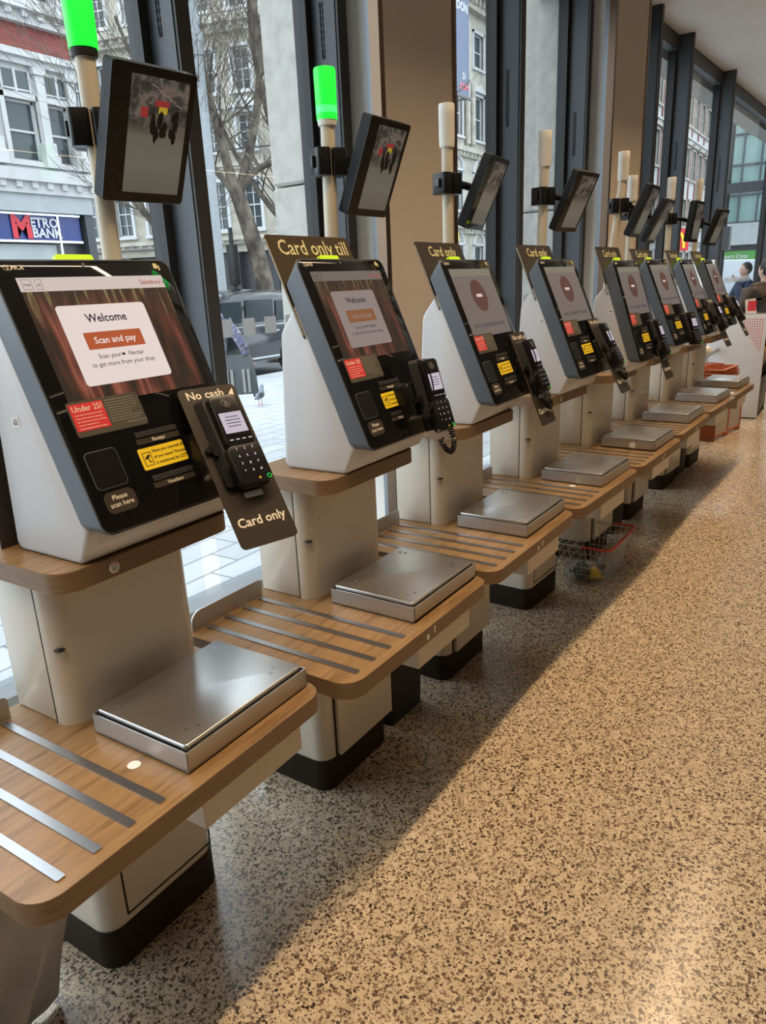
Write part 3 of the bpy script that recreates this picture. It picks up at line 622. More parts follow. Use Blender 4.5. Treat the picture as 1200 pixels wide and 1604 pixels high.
# ------------------------------------------------------------------ camera monitors on clamps
MON = {1: (.545, -.035, 1.881, -.133, .427), 2: (1.371, -.113, 1.884, -.036, .405), 3: (2.189, -.101, 1.872, .093, .438), 4: (2.98, -.206, 1.879, -.159, .454),
       5: (3.752, -.338, 1.867, .001, .39), 6: (4.502, -.252, 1.853, -.026, .466), 7: (5.361, -.316, 1.884, -.106, .121), 8: (6.081, -.349, 1.865, -.175, .345)}
def monitor():
    t = thing('camera_monitor', None, 'monitor')
    g = G(); w, h = .105, .14
    ro = rr(-w, w, -h, h, .008, 4); rb = rr(-w+.010, w-.010, -h+.008, h-.008, .006, 4)
    g.m = Matrix(((1, 0, 0, 0), (0, 0, -1, 0), (0, 1, 0, 0), (0, 0, 0, 1)))
    g.prism(rb, -.042, -.034, ro); g.prism(ro, -.034, -.002); obj('casing', g, 'casing', t, ang=40)
    g = G(); g.m = Matrix(((1, 0, 0, 0), (0, 0, -1, 0), (0, 1, 0, 0), (0, 0, 0, 1))); g.prism(rr(-w, w, -h, h, .008, 4), -.002, .001); bz = obj('bezel', g, 'black_gloss', t, bevel=.0008, seg=1)
    g = G(); g.box(-.058, .088, -.0018, -.0012, -.118, .122); obj('picture', g, 'cctv', t, 'lit picture of the shop floor')
    pic = [o_ for o_ in t.children if o_.name.startswith('picture')][0]
    g = G()
    for k_ in range(5): g.add([(-.01+.016*k_, -.0019, .108-.008*k_), (.008+.016*k_, -.0019, .103-.008*k_), (.008+.016*k_, -.0019, .1015-.008*k_), (-.01+.016*k_, -.0019, .1065-.008*k_)], [(0, 1, 2, 3)])
    obj('picture_lights', g, 's_dim', pic)
    g = G(); g.box(.004, .040, -.0020, -.0019, .066, .078); g.box(-.030, -.012, -.0020, -.0019, .040, .062); obj('picture_poster', g, 'pic_red', pic)
    g = G(); g.box(.014, .036, -.0021, -.0020, .052, .066); obj('picture_yellow', g, 'pic_yellow', pic)
    g = G(); q_ = random.Random(4)
    for k_ in range(16): g.ell((.004+q_.uniform(-.006, .062), -.0022, .010+q_.uniform(-.008, .048)), (q_.uniform(.004, .008), .0003, q_.uniform(.008, .02)), 8, 5)
    obj('picture_figures', g, 'black_matt', pic)
    g = G(); g.m = Matrix(((1, 0, 0, -.083), (0, 0, -1, 0), (0, 1, 0, -.005), (0, 0, 0, 1))); g.lathe([(0, .0011), (.009, .0011), (.009, .0016), (.006, .0016), (.006, .0012), (0, .0012)], 20); obj('camera_lens', g, 'black_matt', bz)
    for z in (-.07, .07):
        g = G(); g.m = Matrix(((0, 0, -1, -.1045), (1, 0, 0, .022), (0, 1, 0, z), (0, 0, 0, 1))); g.lathe([(0, 0), (.003, 0), (.003, .0012), (0, .0012)], 10); obj('side_screw', g, 'black_matt', t)
    g = G(); g.box(-.03, .03, .042, .052, -.03, .03); obj('mount_plate', g, 'black', t, bevel=.003)
    return t
m0 = monitor()
ML = {1: 'black camera monitor hung on the nearest pole, picture of shoppers at top', 2: 'black camera monitor on the second pole, against the beige column', 3: 'black camera monitor on the third pole with a dark diagonal corner reflection',
      4: 'black camera monitor fourth along, in front of the anthracite fin', 5: 'black camera monitor with blurred blue picture, overlapping its right neighbour', 6: 'black camera monitor with plain grey picture, just right of the overlapped one',
      7: 'upright black camera monitor, second from the far end', 8: 'tilted black camera monitor farthest along the row'}
for n in range(1, 9):
    t = m0 if n == 1 else copy_tree(m0, skip=('pole_clamp', 'swivel_arm') if n == 2 else ('pole_clamp', 'swivel_arm', 'picture_lights', 'picture_poster', 'picture_yellow', 'picture_figures'))
    x, y, z, ya, rx = MON[n]; Rm = Matrix.Rotation(ya, 4, 'Z') @ Matrix.Rotation(rx, 4, 'X')
    t.location = (x, y, z); t.rotation_euler = Rm.to_euler(); tag(t, ML[n], 'monitor', 'camera monitors on the poles')
    # clamp and arm from the pole to the back of the casing, in world space then shifted to monitor frame
    hx, hy, ha, hr = HEAD[n]; ux, uy, a = UN[n]; zz = 1.905; px, py = .486+hx+PO[n][0]+PO[n][2]*(zz-BZ), .061+hy+PO[n][1]+PO[n][3]*(zz-BZ); c, s = math.cos(a), math.sin(a)
    pw = Vector((ux+c*px-s*py, uy+s*px+c*py, zz)); inv = (Matrix.Translation((x, y, z)) @ Rm).inverted()
    bk = Matrix.Translation((x, y, z)) @ Rm @ Vector((0, .047, 0))
    d = bk-pw; dh = Vector((d.x, d.y, 0)); L = dh.length; ang = math.atan2(dh.y, dh.x)
    F = inv @ Matrix.Translation(pw) @ Matrix.Rotation(ang, 4, 'Z')
    g = G(); g.m = F @ Matrix.Rotation(PI/2, 4, 'X')
    g.m = F
    for a0, a1 in ((-.050, -.004), (.000, .048)): g.prism(rr(a0, a1, -.038, .038, .014, 5), -.038, .038)
    g.prism(rr(-.060, -.046, -.014, .014, .004, 3), -.016, .016)
    cl = obj('pole_clamp', g, 'black', t, bevel=.004, seg=2)
    g = G(); g.m = F; e = F.inverted() @ (inv @ bk)
    g.tube([(.04, 0, 0), (max(.055, L*.55), 0, 0), tuple(e)], [.017, .015, .014], 12); g.m = F @ Matrix.Translation((.052, 0, 0)) @ Matrix.Rotation(PI/2, 4, 'X'); g.lathe([(0, -.018), (.018, -.018), (.018, .018), (0, .018)], 16); obj('swivel_arm', g, 'black', t)
# ------------------------------------------------------------------ card readers
KM = Matrix(((1, 0, 0, 0), (0, 0, -1, 0), (0, 1, 0, 0), (0, 0, 0, 1)))       # local x right, y up, z towards the customer
def reader(with_plate):
    t = thing('card_reader', None, 'card reader')
    kg = lambda z=0: (lambda g: (setattr(g, 'm', KM @ Matrix.Translation((0, 0, z))), g)[1])(G())
    if with_plate:
        g = kg(); g.prism(rr(-.07, .07, -.19, .19, .012, 6), -.0015, .0015)
        pl = obj('sign_plate', g, 'plate', t, 'brown metal plate with cream lettering')
        g = kg(); text(g, 'No cash', .027, -.008, .163, .0016, bold=.018); obj('plate_heading', g, 'letter', pl)
        g = kg(); text(g, 'Card only', .029, 0, -.143, .0016, bold=.02); obj('plate_lettering', g, 'letter', pl)
        g = kg(); g.add([(.045, .162, .0017), (.060, .160, .0017), (.062, .180, .0017), (.053, .172, .0017)], [(0, 1, 2, 3)]); obj('corner_flag', g, 'letter', pl)
        g = kg(); g.prism(rr(-.018, .026, -.083, -.070, .003, 3), .0016, .006); obj('plate_slot', g, 'steel_side', t)
    # wedge shaped rest and the handset
    g = kg(); g.prism(rr(-.046, .030, -.03, .156, .012, 4), .002, .024, rr(-.036, .030, -.02, .150, .010, 4)); obj('cradle', g, 'black_matt', t)
    g = kg()
    for y0, y1 in ((.02, .052), (-.055, -.018)): g.prism(rr(-.052, -.030, y0, y1, .005, 3), .002, .016)
    g.prism(rr(-.052, -.030, -.055, .052, .005, 3), .002, .006); g.prism(rr(-.064, -.048, .032, .044, .004, 3), .004, .012); obj('cable_clip', g, 'black', t)
    g = kg(.022)
    up = rr(-.030, .044, .030, .152, .014, 5); lo = rr(-.038, .050, -.066, .028, .016, 5)
    prof = [(-.066, .012, .004), (-.056, .0, .010)]
    g.prism(rr(-.030, .044, .020, .150, .014, 5), 0, .018, rr(-.027, .041, .024, .146, .012, 5))
    g.prism(rr(-.036, .050, -.068, .030, .016, 5), -.004, .018, rr(-.033, .047, -.064, .026, .014, 5))
    bd = obj('handset', g, 'black', t, bevel=.002, seg=2, ang=40)
    g = kg(.0403); g.prism(rr(-.024, .038, .046, .106, .003, 3), 0, .0006); obj('display_glass', g, 'black_gloss', bd)
    g = kg(.041); g.box(-.020, .034, .054, .103, 0, .0004); dp = obj('display', g, 's_reader', t, 'lit grey display')
    g = kg(.0415)
    for i, w in enumerate((.03, .036, .034, .03)): g.box(.007-w/2, .007+w/2, .091-i*.0075, .0928-i*.0075, 0, .0002)
    obj('display_text', g, 's_txt', dp)
    g = kg(.0405); text(g, '))', .016, .008, .122, .0006, bold=.01); g.tube([(.008+.010*math.cos(k*PI/10), .126+.010*math.sin(k*PI/10), .0004) for k in range(21)], .0006, 4); obj('contactless_mark', g, 'greyink', bd)
    g = kg(.0405)
    for r, row in enumerate(('1 2 3', '4 5 6', '7 8 9', '* 0 #')):
        for c_, ch in enumerate(row.split()):
            text(g, ch, .0088, -.012+c_*.019, .014-r*.0175, .0, bold=.006)
    for c_ in range(4): g.box(-.018+c_*.015, -.010+c_*.015, .0375, .0395, 0, .0004)
    obj('key_legends', g, 'key', bd)
    g = kg(.0405); g.tube([(.037+.0045*math.cos(k*PI/6), -.056+.0045*math.sin(k*PI/6), .0004) for k in range(13)], .0009, 4); obj('enter_key', g, 'green_ink', bd)
    g = kg(.0405); text(g, '<', .012, .014, -.060, 0, bold=.02); obj('clear_key', g, 'amber_ink', bd)
    g = kg(); g.prism(rr(-.085, -.005, -.015, .105, .018, 4), -.062, -.004, rr(-.070, .005, -.005, .095, .014, 4)); obj('swivel_mount', g, 'black', t, bevel=.003)
    g = kg(); g.tube([(-.02, .02, .0), (-.035, .03, -.035), (-.05, .03, -.075)], [.014, .014, .016], 10); obj('bracket_arm', g, 'black', t)
    return t
RD = {1: (.413, -.33, 1.192, -.282, -.613), 2: (.400, -.322, 1.184, -.11, -.32), 3: (.50, -.275, 1.168, .0, -.40), 4: (.475, -.305, 1.185, .03, -.50), 5: (.565, -.293, 1.148, 0, -.40), 6: (.466, -.322, 1.146, -.26, -.36), 7: (.533, -.296, 1.176, -.01, -.485), 8: (.50, -.288, 1.19, .03, -.52)}
rp = {True: None, False: None}
RL = {1: 'card reader on a tall brown plate reading No cash, Card only', 2: 'bare black card reader turned aside, coiled cord below, at second terminal', 3: 'card reader with hanging brown plate at the third terminal', 4: 'card reader and folded brown plate at the fourth terminal',
      5: 'card reader with dangling narrow plate at the fifth terminal', 6: 'black card reader without plate at the sixth terminal', 7: 'card reader and brown plate at the seventh terminal', 8: 'last card reader and brown plate, next to the white end panel'}
for n in range(1, 9):
    wp_ = n not in (2, 6)
    if rp[wp_] is None: rp[wp_] = reader(wp_); t = rp[wp_]; fresh = True
    else: t = copy_tree(rp[wp_], skip=('coiled_cord', 'loose_cable'))
    lx, ly, lz, ya, rx = RD[n]
    x, y, a = UN[n]; Rm = Matrix.Rotation(a+ya, 4, 'Z') @ Matrix.Rotation(rx, 4, 'X'); c, s = math.cos(a), math.sin(a)
    t.location = (x+c*lx-s*ly, y+s*lx+c*ly, lz); t.rotation_euler = Rm.to_euler(); tag(t, RL[n], 'card reader', 'card readers on the terminals')
    if n in (2, 3, 4):
        g = G(); g.m = KM
        pa = []
        for k in range(140):
            f = k/139; ba = PI*(.0+1.15*f); cc = Vector((.018-.030*math.cos(ba), -.085-.045*math.sin(ba), .018)); tt = k*.75
            pa.append((cc.x+.008*math.cos(tt)*math.cos(ba), cc.y+.008*math.cos(tt)*math.sin(ba)*-1, cc.z+.008*math.sin(tt)))
        g.tube(pa, .0026, 5); obj('coiled_cord', g, 'black', t)
        g = G(); g.m = KM; g.tube([(-.03+.02*math.sin(k*.25)-.01*k/6, .150-.012*k+.02*math.sin(k*.5), .03+.02*math.sin(k*.28)) for k in range(16)], .0022, 6); obj('loose_cable', g, 'black', t)
# ================================================================== BETWEEN / UNDER THE COUNTERS
def bin_(n, dx, dy, lab, w=.23, d=.24, h=.44):
    t = thing('waste_bin', lab, 'bin', group='black bins under the counters'); place(t, n, dx, dy)
    g = G(); g.prism(rr(.008, w-.008, .008, d-.008, .02, 4), 0, h, rr(0, w, 0, d, .02, 4)); obj('bin_body', g, 'black_matt', t)
    g = G(); g.prism(rr(-.004, w+.004, -.004, d+.004, .02, 4), h, h+.022); obj('bin_rim', g, 'black', t, bevel=.003)
    return t
bin_(2, .44, -.112, 'black bin standing under the second counter beside a drawer box')
bin_(5, .53, -.10, 'black bin under the fifth counter, beyond the wire basket', w=.24)
bin_(7, .46, -.11, 'black bin standing under the seventh counter', w=.26)
# wire basket
bx = thing('shopping_basket', 'wire shopping basket with red grip on the floor under the fourth counter', 'basket', (2.975, -.375, 0), (0, 0, -.03))
def bk(u, v, z): f = z/.215; return (u*(.155+.055*f), v*(.095+.040*f), z)
g = G(); 
for z in (.006, .05, .095, .14, .18, .215):
    g.tube([bk(a, b, z) for a, b in ((-1, -1), (1, -1), (1, 1), (-1, 1), (-1, -1))], .0030 if z in (.215,) else .0018, 6)
for i in range(15):
    a = -1+2*i/14
    for b in (-1, 1): g.tube([bk(a, b, .006), bk(a, b, .215)], .0015, 5)
    g.tube([bk(a, -1, .006), bk(a, 1, .006)], .0015, 5)
for i in range(1, 9):
    b = -1+2*i/9
    for a in (-1, 1): g.tube([bk(a, b, .006), bk(a, b, .215)], .0015, 5)
    g.tube([bk(-1, b, .006), bk(1, b, .006)], .0015, 5)
obj('wire_cage', g, 'wire', bx)
g = G(); g.tube([bk(-1.04, .0, .222), bk(-1.06, -.82, .224), bk(-1.0, -1.05, .225), bk(-.85, -1.10, .226), bk(.85, -1.10, .226), bk(1.0, -1.05, .225), bk(1.06, -.82, .224), bk(1.04, -.2, .222)], .0072, 8); obj('red_grip', g, 'redgrip', bx)
for b in (-1, 1):
    g = G(); g.tube([bk(b*1.03, .9, .222), bk(b*1.03, .3, .223), bk(b*1.03, -.1, .222)], .0034, 6)
    g.tube([(b*.217, .035+.012*math.cos(k*PI/5), .222+.012*math.sin(k*PI/5)) for k in range(11)], .0022, 5); obj('handle_wire', g, 'wire', bx)
g = G(); tri = [(-.042, 0), (.042, 0), (.036, .014), (.008, .062), (-.008, .062), (-.036, .014)]
g.m = Matrix.Translation((2.87, -.415, .012)) @ Matrix.Rotation(-.9, 4, 'Z') @ Matrix.Rotation(PI/2-.25, 4, 'X'); tri2 = [(x*.55, .008+z*.5) for x, z in tri]
g.prism(tri, -.02, .012, tri); w = obj('snack_wrapper', g, 'gold', label='crumpled gold triangular wrapper inside the wire basket', cat='wrapper', bevel=.004)
def lump(name, c, r, m, lab, cat, seed):
    q = random.Random(seed); g = G(); g.ell((0, 0, 0), r, 12, 8); g.v = [tuple(Vector(v)*q.uniform(.72, 1.12)) for v in g.v]; o = obj(name, g, m, label=lab, cat=cat, loc=c, ang=20); return o
w.location = (0, 0, 0)
lump('plastic_bottle', (2.93, -.36, .045), (.075, .035, .03), 'clearbox', 'crushed cloudy plastic bottle lying in the wire basket', 'bottle', 3)
lump('plastic_bag', (2.87, -.33, .05), (.07, .05, .04), 'slate', 'crumpled dark plastic bag lying behind the gold wrapper', 'bag', 5)
lump('paper_cup', (3.04, -.40, .045), (.05, .03, .035), 'bagstripe', 'squashed pale packet at the basket end under the red grip', 'packet', 9)
# grey cloth hanging under the nearest counter
g = G(); nu, nv = 26, 20; vs = []
for j in range(nv+1):
    for i in range(nu+1):
        a, b = i/nu, j/nv
        x = -.75+a*.70-.03*b+.02*math.sin(b*4+a*9); z = .50*(1-b)**1.05+.012; y = -.26+.19*b-.035*math.sin(a*16+b*2.2)*(.3+.7*b)-.014*math.sin(a*37+b*3)-.05*abs(math.sin(a*11+b*1.5))*b
        vs.append((x, y, z))
g.add(vs, [(j*(nu+1)+i, j*(nu+1)+i+1, (j+1)*(nu+1)+i+1, (j+1)*(nu+1)+i) for j in range(nv) for i in range(nu)])
o = obj('cloth_sheet', g, 'cloth', label='grey folded cloth hanging to the floor beneath the nearest counter corner', cat='cloth', ang=60)
md = o.modifiers.new('thick', 'SOLIDIFY'); md.thickness = .003
# orange crate under the far counters
t = thing('plastic_crate', 'orange crate with two cloudy side panels on the floor below the seventh counter', 'crate', (6.20, -.56, 0), (0, 0, -.07))
g = G(); L, D, Hh = .74, .14, .36
for x0 in (0, .36, L-.03): g.box(x0, x0+.03, 0, D, 0, Hh)
for z0 in (.03, Hh-.03): g.box(0, L, 0, .02, z0, z0+.025); g.box(0, L, D-.02, D, z0, z0+.025)
g.box(0, .02, 0, D, .0, Hh)
obj('crate_frame', g, 'orange', t, bevel=.004, seg=1)
for x0, x1 in ((.03, .36), (.39, L-.03)): obj('side_panel', G().box(x0, x1, .006, .014, .055, Hh-.03), 'clearbox', t)
t.location = (6.57, -.40, 0); t.rotation_euler = (0, 0, -.176)
# orange stacking baskets behind the last scale
ob0 = None
for k in range(3):
    if k == 0:
        t = thing('hand_basket', None, 'basket', group='orange hand baskets in a stack')
        g = G(); a = rr(-.22, .22, -.13, .13, .04, 5); b = rr(-.19, .19, -.10, .10, .03, 5); ai = rr(-.20, .20, -.112, .112, .035, 5); bi = rr(-.18, .18, -.09, .09, .028, 5)
        g.loft([[(x, y, 0) for x, y in b], [(x, y, .12) for x, y in a], [(x*1.05, y*1.06, .12) for x, y in a], [(x*1.05, y*1.06, .135) for x, y in a], [(x, y, .135) for x, y in ai], [(x, y, .012) for x, y in bi]]); obj('basket_shell', g, 'orange', t)
        g = G(); g.tube([(-.20, .0, .142), (-.20, .135, .146), (.20, .135, .146), (.20, .0, .142)], .007, 6); obj('basket_handle', g, 'orange', t); ob0 = t
    else: t = copy_tree(ob0)
    t.location = (6.76, -.34, .481+.03*k); t.rotation_euler = (0, 0, -.25+.05*k); tag(t, ['orange hand basket, lowest of the stack by the last scale', 'orange hand basket in the middle of the stack of three', 'orange hand basket, topmost of the stack beyond the last scale'][k])
g = G(); g.box(6.52, 6.98, -.46, -.16, .455, .48); g.box(6.73, 6.79, -.22, -.16, 0, .455); g.box(6.60, 6.92, -.24, -.02, 0, .02)
obj('basket_table', g, 'steel_side', label='low steel stand carrying the orange baskets', cat='stand', bevel=.003)
# end machine: white side panel, dark shelves
t = thing('packing_station', 'white-sided station with red dot pattern beyond the last counter', 'station', (7.9, -.61, 0))
obj('side_panel', G().box(0, .035, 0, .62, .012, 1.085), 'white', t, bevel=.004)
g = G(); g.box(.035, .7, .02, .6, .0, .06); g.box(.035, .7, .56, .6, 0, 1.05); g.box(.035, .7, .0, .6, .56, .60); g.box(.67, .7, 0, .6, 0, 1.05); g.box(.035, .7, 0, .6, 1.02, 1.07); g.box(.035, .7, -.0, .02, .06, .40); obj('shelf_unit', g, 'darkshop', t, bevel=.003)
obj('wood_shelf', G().box(.04, .66, -.006, .5, .60, .70), 'oak', t)
g = G()
for r in range(14):
    for c_ in range(9):
        if c_ < 9-r*.62: g.box(-.001, 0, .035+c_*.024, .046+c_*.024, 1.03-r*.024, 1.041-r*.024)
obj('dot_pattern', g, 'redpaper', t)
t = thing('notice_holder', 'small red notice card on the white station top', 'notice', (7.78, -.40, 1.085))
t.location = (7.93, -.45, 1.089)
g = G(); g.m = Matrix.Rotation(-.15, 4, 'X'); g.box(-.006, .006, -.05, .05, 0, .15); g.m = Matrix(); g.box(-.03, .03, -.05, .05, 0, .006); obj('card_stand', g, 'cream', t)
g = G(); g.box(-.0075, -.0065, -.04, .04, .03, .13); b = obj('notice_card', g, 'redpaper', t)
b.rotation_euler = (0, 0, 0)
g = G(); g.box(7.08, 7.9, -.17, -.13, .70, .74); g.box(7.3, 7.33, -.17, -.13, .0, .70); obj('guard_rail', g, 'steel_side', label='low steel rail running to the white end station', cat='rail')
g = G(); g.box(7.0, 7.35, -.165, -.13, .745, .80); g.ell((7.2, -.15, .78), (.10, .05, .06)); 
lump('plastic_tub', (7.22, -.15, .785), (.10, .06, .045), 'letter', 'pale plastic tub sitting on the steel rail near the last terminal', 'tub', 11)
obj('receipt_slip', G().box(5.451+.36, 5.451+.44, -.251-.46, -.251-.40, .6565, .6572), 'paper', label='white paper slip on the far worktop next to the scale', cat='paper').location = (-.55, .02, 0)
# ================================================================== OUTSIDE GROUND
g = G(); g.prism([(-30, wy(-30)+.1), (30, wy(30)+.1), (30, .5), (110, .5), (110, 7.9), (-30, 7.9)], -.14, -.02); o = struct('pavement', g, 'paving')
g = G(); g.box(-30, 110, 7.9, 8.1, -.14, -.02); struct('kerb', g, 'stoneg')
g = G(); g.box(-30, 130, -60, 60, -.4, -.14); struct('road', g, 'asphalt')
g = G(); g.box(-30, 110, 14.8, 19.8, -.14, -.02); struct('far_pavement', g, 'paving')
g = G(); g.box(30, 60, -30, .5, -.14, -.03); struct('side_pavement', g, 'paving')
# ================================================================== FACADES
def facade(name, label, origin, ang, width, height, cols, rows, wallm, depth=.5, cornices=(), sash=True, quoins=None, arch=(), ped=(), frame='frame_w', glass='winglass', z0=0, bands=()):
    """origin at the facade's left end on the ground, local x along it, local y into the building"""
    t = thing(name, label, 'building', origin, (0, 0, ang))
    g = G(); xs = sorted(cols); prev = 0
    for a, b in xs:
        g.box(prev, a, 0, depth, z0, height); zp = z0
        for c, d in rows: g.box(a, b, 0, depth, zp, c); zp = d
        g.box(a, b, 0, depth, zp, height); prev = b
    g.box(prev, width, 0, depth, z0, height); g.box(0, width, depth+.3, depth+6, z0, height)
    obj('wall', g, wallm, t)
    for ri, (c, d) in enumerate(rows):
        for ci, (a, b) in enumerate(xs):
            g = G(); e = .07
            g.box(a, a+e, .12, .22, c, d); g.box(b-e, b, .12, .22, c, d); g.box(a, b, .12, .22, c, c+e); g.box(a, b, .12, .22, d-e, d); g.box(a, b, .11, .2, (c+d)/2-.03, (c+d)/2+.03)
            if sash:
                g.box((a+b)/2-.02, (a+b)/2+.02, .12, .2, c, d)
                for q in (.25, .75): g.box(a, b, .13, .2, c+(d-c)*q-.012, c+(d-c)*q+.012)
            s = .14
            g.box(a-s, a, -.08, .05, c, d+s); g.box(b, b+s, -.08, .05, c, d+s); g.box(a-s, b+s, -.08, .05, d, d+s); g.box(a-s-.05, b+s+.05, -.16, .05, c-.14, c)
            if ri in ped:
                m_ = (a+b)/2; h_ = .45; w_ = (b-a)/2+.35
                g.add([(m_-w_, -.22, d+.2), (m_+w_, -.22, d+.2), (m_, -.22, d+.2+h_), (m_-w_, .05, d+.2), (m_+w_, .05, d+.2), (m_, .05, d+.2+h_)], [(0, 1, 2), (5, 4, 3), (0, 3, 4, 1), (1, 4, 5, 2), (2, 5, 3, 0)])
            if ri in arch:
                m_ = (a+b)/2; w_ = (b-a)/2
                g.tube([(m_-(w_+.08)*math.cos(k*PI/10), -.04, d+.05+(w_+.08)*math.sin(k*PI/10)) for k in range(11)], .11, 6)
            f = obj('window', g, frame, t); obj('pane', G().box(a, b, .17, .19, c, d), glass, f)
    for (za, zb, out) in cornices:
        g = G(); g.box(-.1, width+.1, -out, .1, za+(zb-za)*.5, zb); g.box(-.05, width+.05, -out*.55, .1, za, za+(zb-za)*.5)
        q = 0
        while q < width and (zb-za) > .35: g.box(q, q+.18, -out*.8, 0, za+(zb-za)*.22, za+(zb-za)*.5); q += .5
        obj('cornice', g, 'stone' if wallm not in ('stonew',) else 'stonew', t)
    return t
# bank building (brick upper storeys, white stone windows)
t = facade('bank_building', 'red brick building with white stone windows above a blue bank sign', (3.0, 20, -.02), 0, 12.6, 13.5,
           [(.9, 1.9), (2.3, 3.3), (5.0, 6.0), (6.4, 7.4), (10.2, 11.2), (11.55, 12.3)], [(5.45, 7.1), (9.75, 12.2)], 'stonew', cornices=((4.55, 5.2, .35), (8.0, 8.35, .3), (9.05, 9.65, .5)), sash=False, frame='stonew', z0=4.15)
g = G()
for a in (.4, 2.1, 3.45, 4.5, 6.2, 7.55, 9.7, 11.37, 12.42):
    for z0, z1 in ((5.3, 8.0), (9.7, 12.9)):
        g.box(a-.13, a+.13, -.16, .02, z0, z1); g.box(a-.24, a+.24, -.26, .02, z0, z0+.35); g.box(a-.19, a+.19, -.21, .02, z0+.35, z0+.7); g.box(a-.2, a+.2, -.22, .02, z1-.2, z1)
obj('window_piers', g, 'stonew', t)
g = G(); g.box(0, 12.6, -.10, 0, 4.05, 5.3); g.box(9.5, 12.5, -.07, 0, 7.15, 7.28); obj('stone_band', g, 'stoneg', t)
g = G(); g.box(0, 12.62, -.05, .3, 8.35, 9.05); g.box(12.33, 12.62, -.05, .3, 5.3, 8.0); g.box(12.33, 12.62, -.05, .3, 9.65, 13.5); g.box(8.0, 9.5, -.05, .3, 5.3, 8.0); g.box(8.0, 9.5, -.05, .3, 9.65, 13.5); obj('brickwork', g, 'brick', t)
for a in (10.2, 11.55):
    g = G(); g.box(a, a+.95, -.02, .05, 7.33, 7.38); g.box(a-.0, a+.07, -.03, .1, 7.3, 7.9); g.box(a+.42, a+.50, -.03, .1, 7.3, 7.9); g.box(a+.88, a+.95, -.03, .1, 7.3, 7.9); w_ = obj('fanlight', g, 'stonew', t); obj('pane', G().box(a, a+.95, -.012, -.004, 7.3, 7.85), 'winglass', w_)
g = G(); g.box(0, 12.3, .35, .45, 0, 4.05); g.box(12.3, 12.6, -.02, .5, 0, 4.15); obj('shopfront', g, 'darkshop', t)
g = G(); g.box(2.5, 12.2, .15, .3, 3.26, 4.0); sg = obj('fascia_sign', g, 'blue_sign', t)
g = G(); g.box(2.5, 12.2, .10, .16, 3.98, 4.04); g.box(2.5, 12.2, .10, .16, 3.2, 3.26); g.box(11.35, 11.41, .08, .16, 0, 4.3); obj('sign_frame', g, 'chrome', sg)
g = G(); g.m = Matrix(((1, 0, 0, 9.93), (0, 0, -1, .12), (0, 1, 0, 3.36), (0, 0, 0, 1))); text(g, 'M', .86, .22, -.02, .02, bold=.05); obj('initial_letter', g, 'red_letter', sg)
g = G(); g.m = Matrix(((1, 0, 0, 10.42), (0, 0, -1, .12), (0, 1, 0, 3.36), (0, 0, 0, 1))); text(g, 'ETRO', .38, .0, .28, .02, 'LEFT', .03); text(g, 'BANK', .37, .05, -.01, .02, 'LEFT', .03); obj('sign_letters', g, 'white_letter', sg)
g = G(); g.box(2.5, 11.3, .25, .33, .3, 3.15); obj('shop_glass', g, 'stoneg', t)
# cream classical building behind the tree, turned down the side street
fa = math.atan2(.96, -.28); 
P0 = Vector((27.0, 23.5, 0)); dr = Vector((-.28, .96, 0)).normalized(); o0 = P0-dr*5.0
t = facade('classical_building', 'cream classical building with sash windows behind the bare street tree', (o0+dr*20).to_tuple()[:2]+(-.02,), fa+PI, 18.2, 15.2,
           [(.8+1.75*k, 1.65+1.75*k) for k in range(10)], [(4.3, 6.4), (7.7, 9.2), (10.1, 11.8), (13.3, 14.8)], 'stone2', cornices=((3.65, 4.0, .3), (6.9, 7.15, .2), (12.35, 12.95, .6), (14.95, 15.2, .3)), ped=(1,), arch=(1,), z0=3.3)
g = G(); g.box(0, 18.2, .3, .5, 0, 3.3)
for k in range(9): g.box(k*2, k*2+.3, -.1, .4, 0, 3.3)
obj('shopfront', g, 'darkshop', t)
g = G()
for k in range(18): g.tube([(k*1.0, -.5, 7.15), (k*1.0, -.5, 7.65)], .02, 4)
g.box(0, 18, -.53, -.47, 7.62, 7.68); obj('balcony_rail', g, 'darkshop', t)
# stone building farther along, x parallel
t = facade('stone_building', 'pale stone building with pediments seen beside the hanging banner', (33, 20, -.02), 0, 29, 19.5, [(2.2+2.9*k, 3.5+2.9*k) for k in range(9)],
           [(1.2, 3.6), (5.6, 7.8), (9.7, 12.1), (13.6, 15.4)], 'stone', cornices=((4.3, 4.8, .4), (8.6, 9.1, .35), (16.3, 17.4, .8)), ped=(2,), arch=(0, 1), sash=False)
g = G()
for k in range(9):
    for dx in (-.45, 1.75):
        g.tube([(2.2+2.9*k+dx, -.2, 9.3), (2.2+2.9*k+dx, -.2, 12.6)], .16, 8)
obj('half_columns', g, 'stone', t)
# red and white banded building
t = facade('banded_building', 'white stone building with red brick stripes and pediment windows', (50, 12, -.02), 0, 36, 24, [(2.4+2.6*k, 4.0+2.6*k) for k in range(12)],
           [(1., 3.), (5.0, 7.0), (8.6, 10.8), (12.4, 14.6), (16.4, 18.4), (20, 22)], 'stonew', cornices=((3.6, 4.1, .4), (11.2, 11.5, .3), (19, 19.6, .5)), ped=(2, 3), sash=False, frame='stone')
g = G()
for k in range(12): g.box(4.25+2.6*k, 4.55+2.6*k, -.06, .02, 4.2, 23)
obj('brick_stripes', g, 'brick', t)
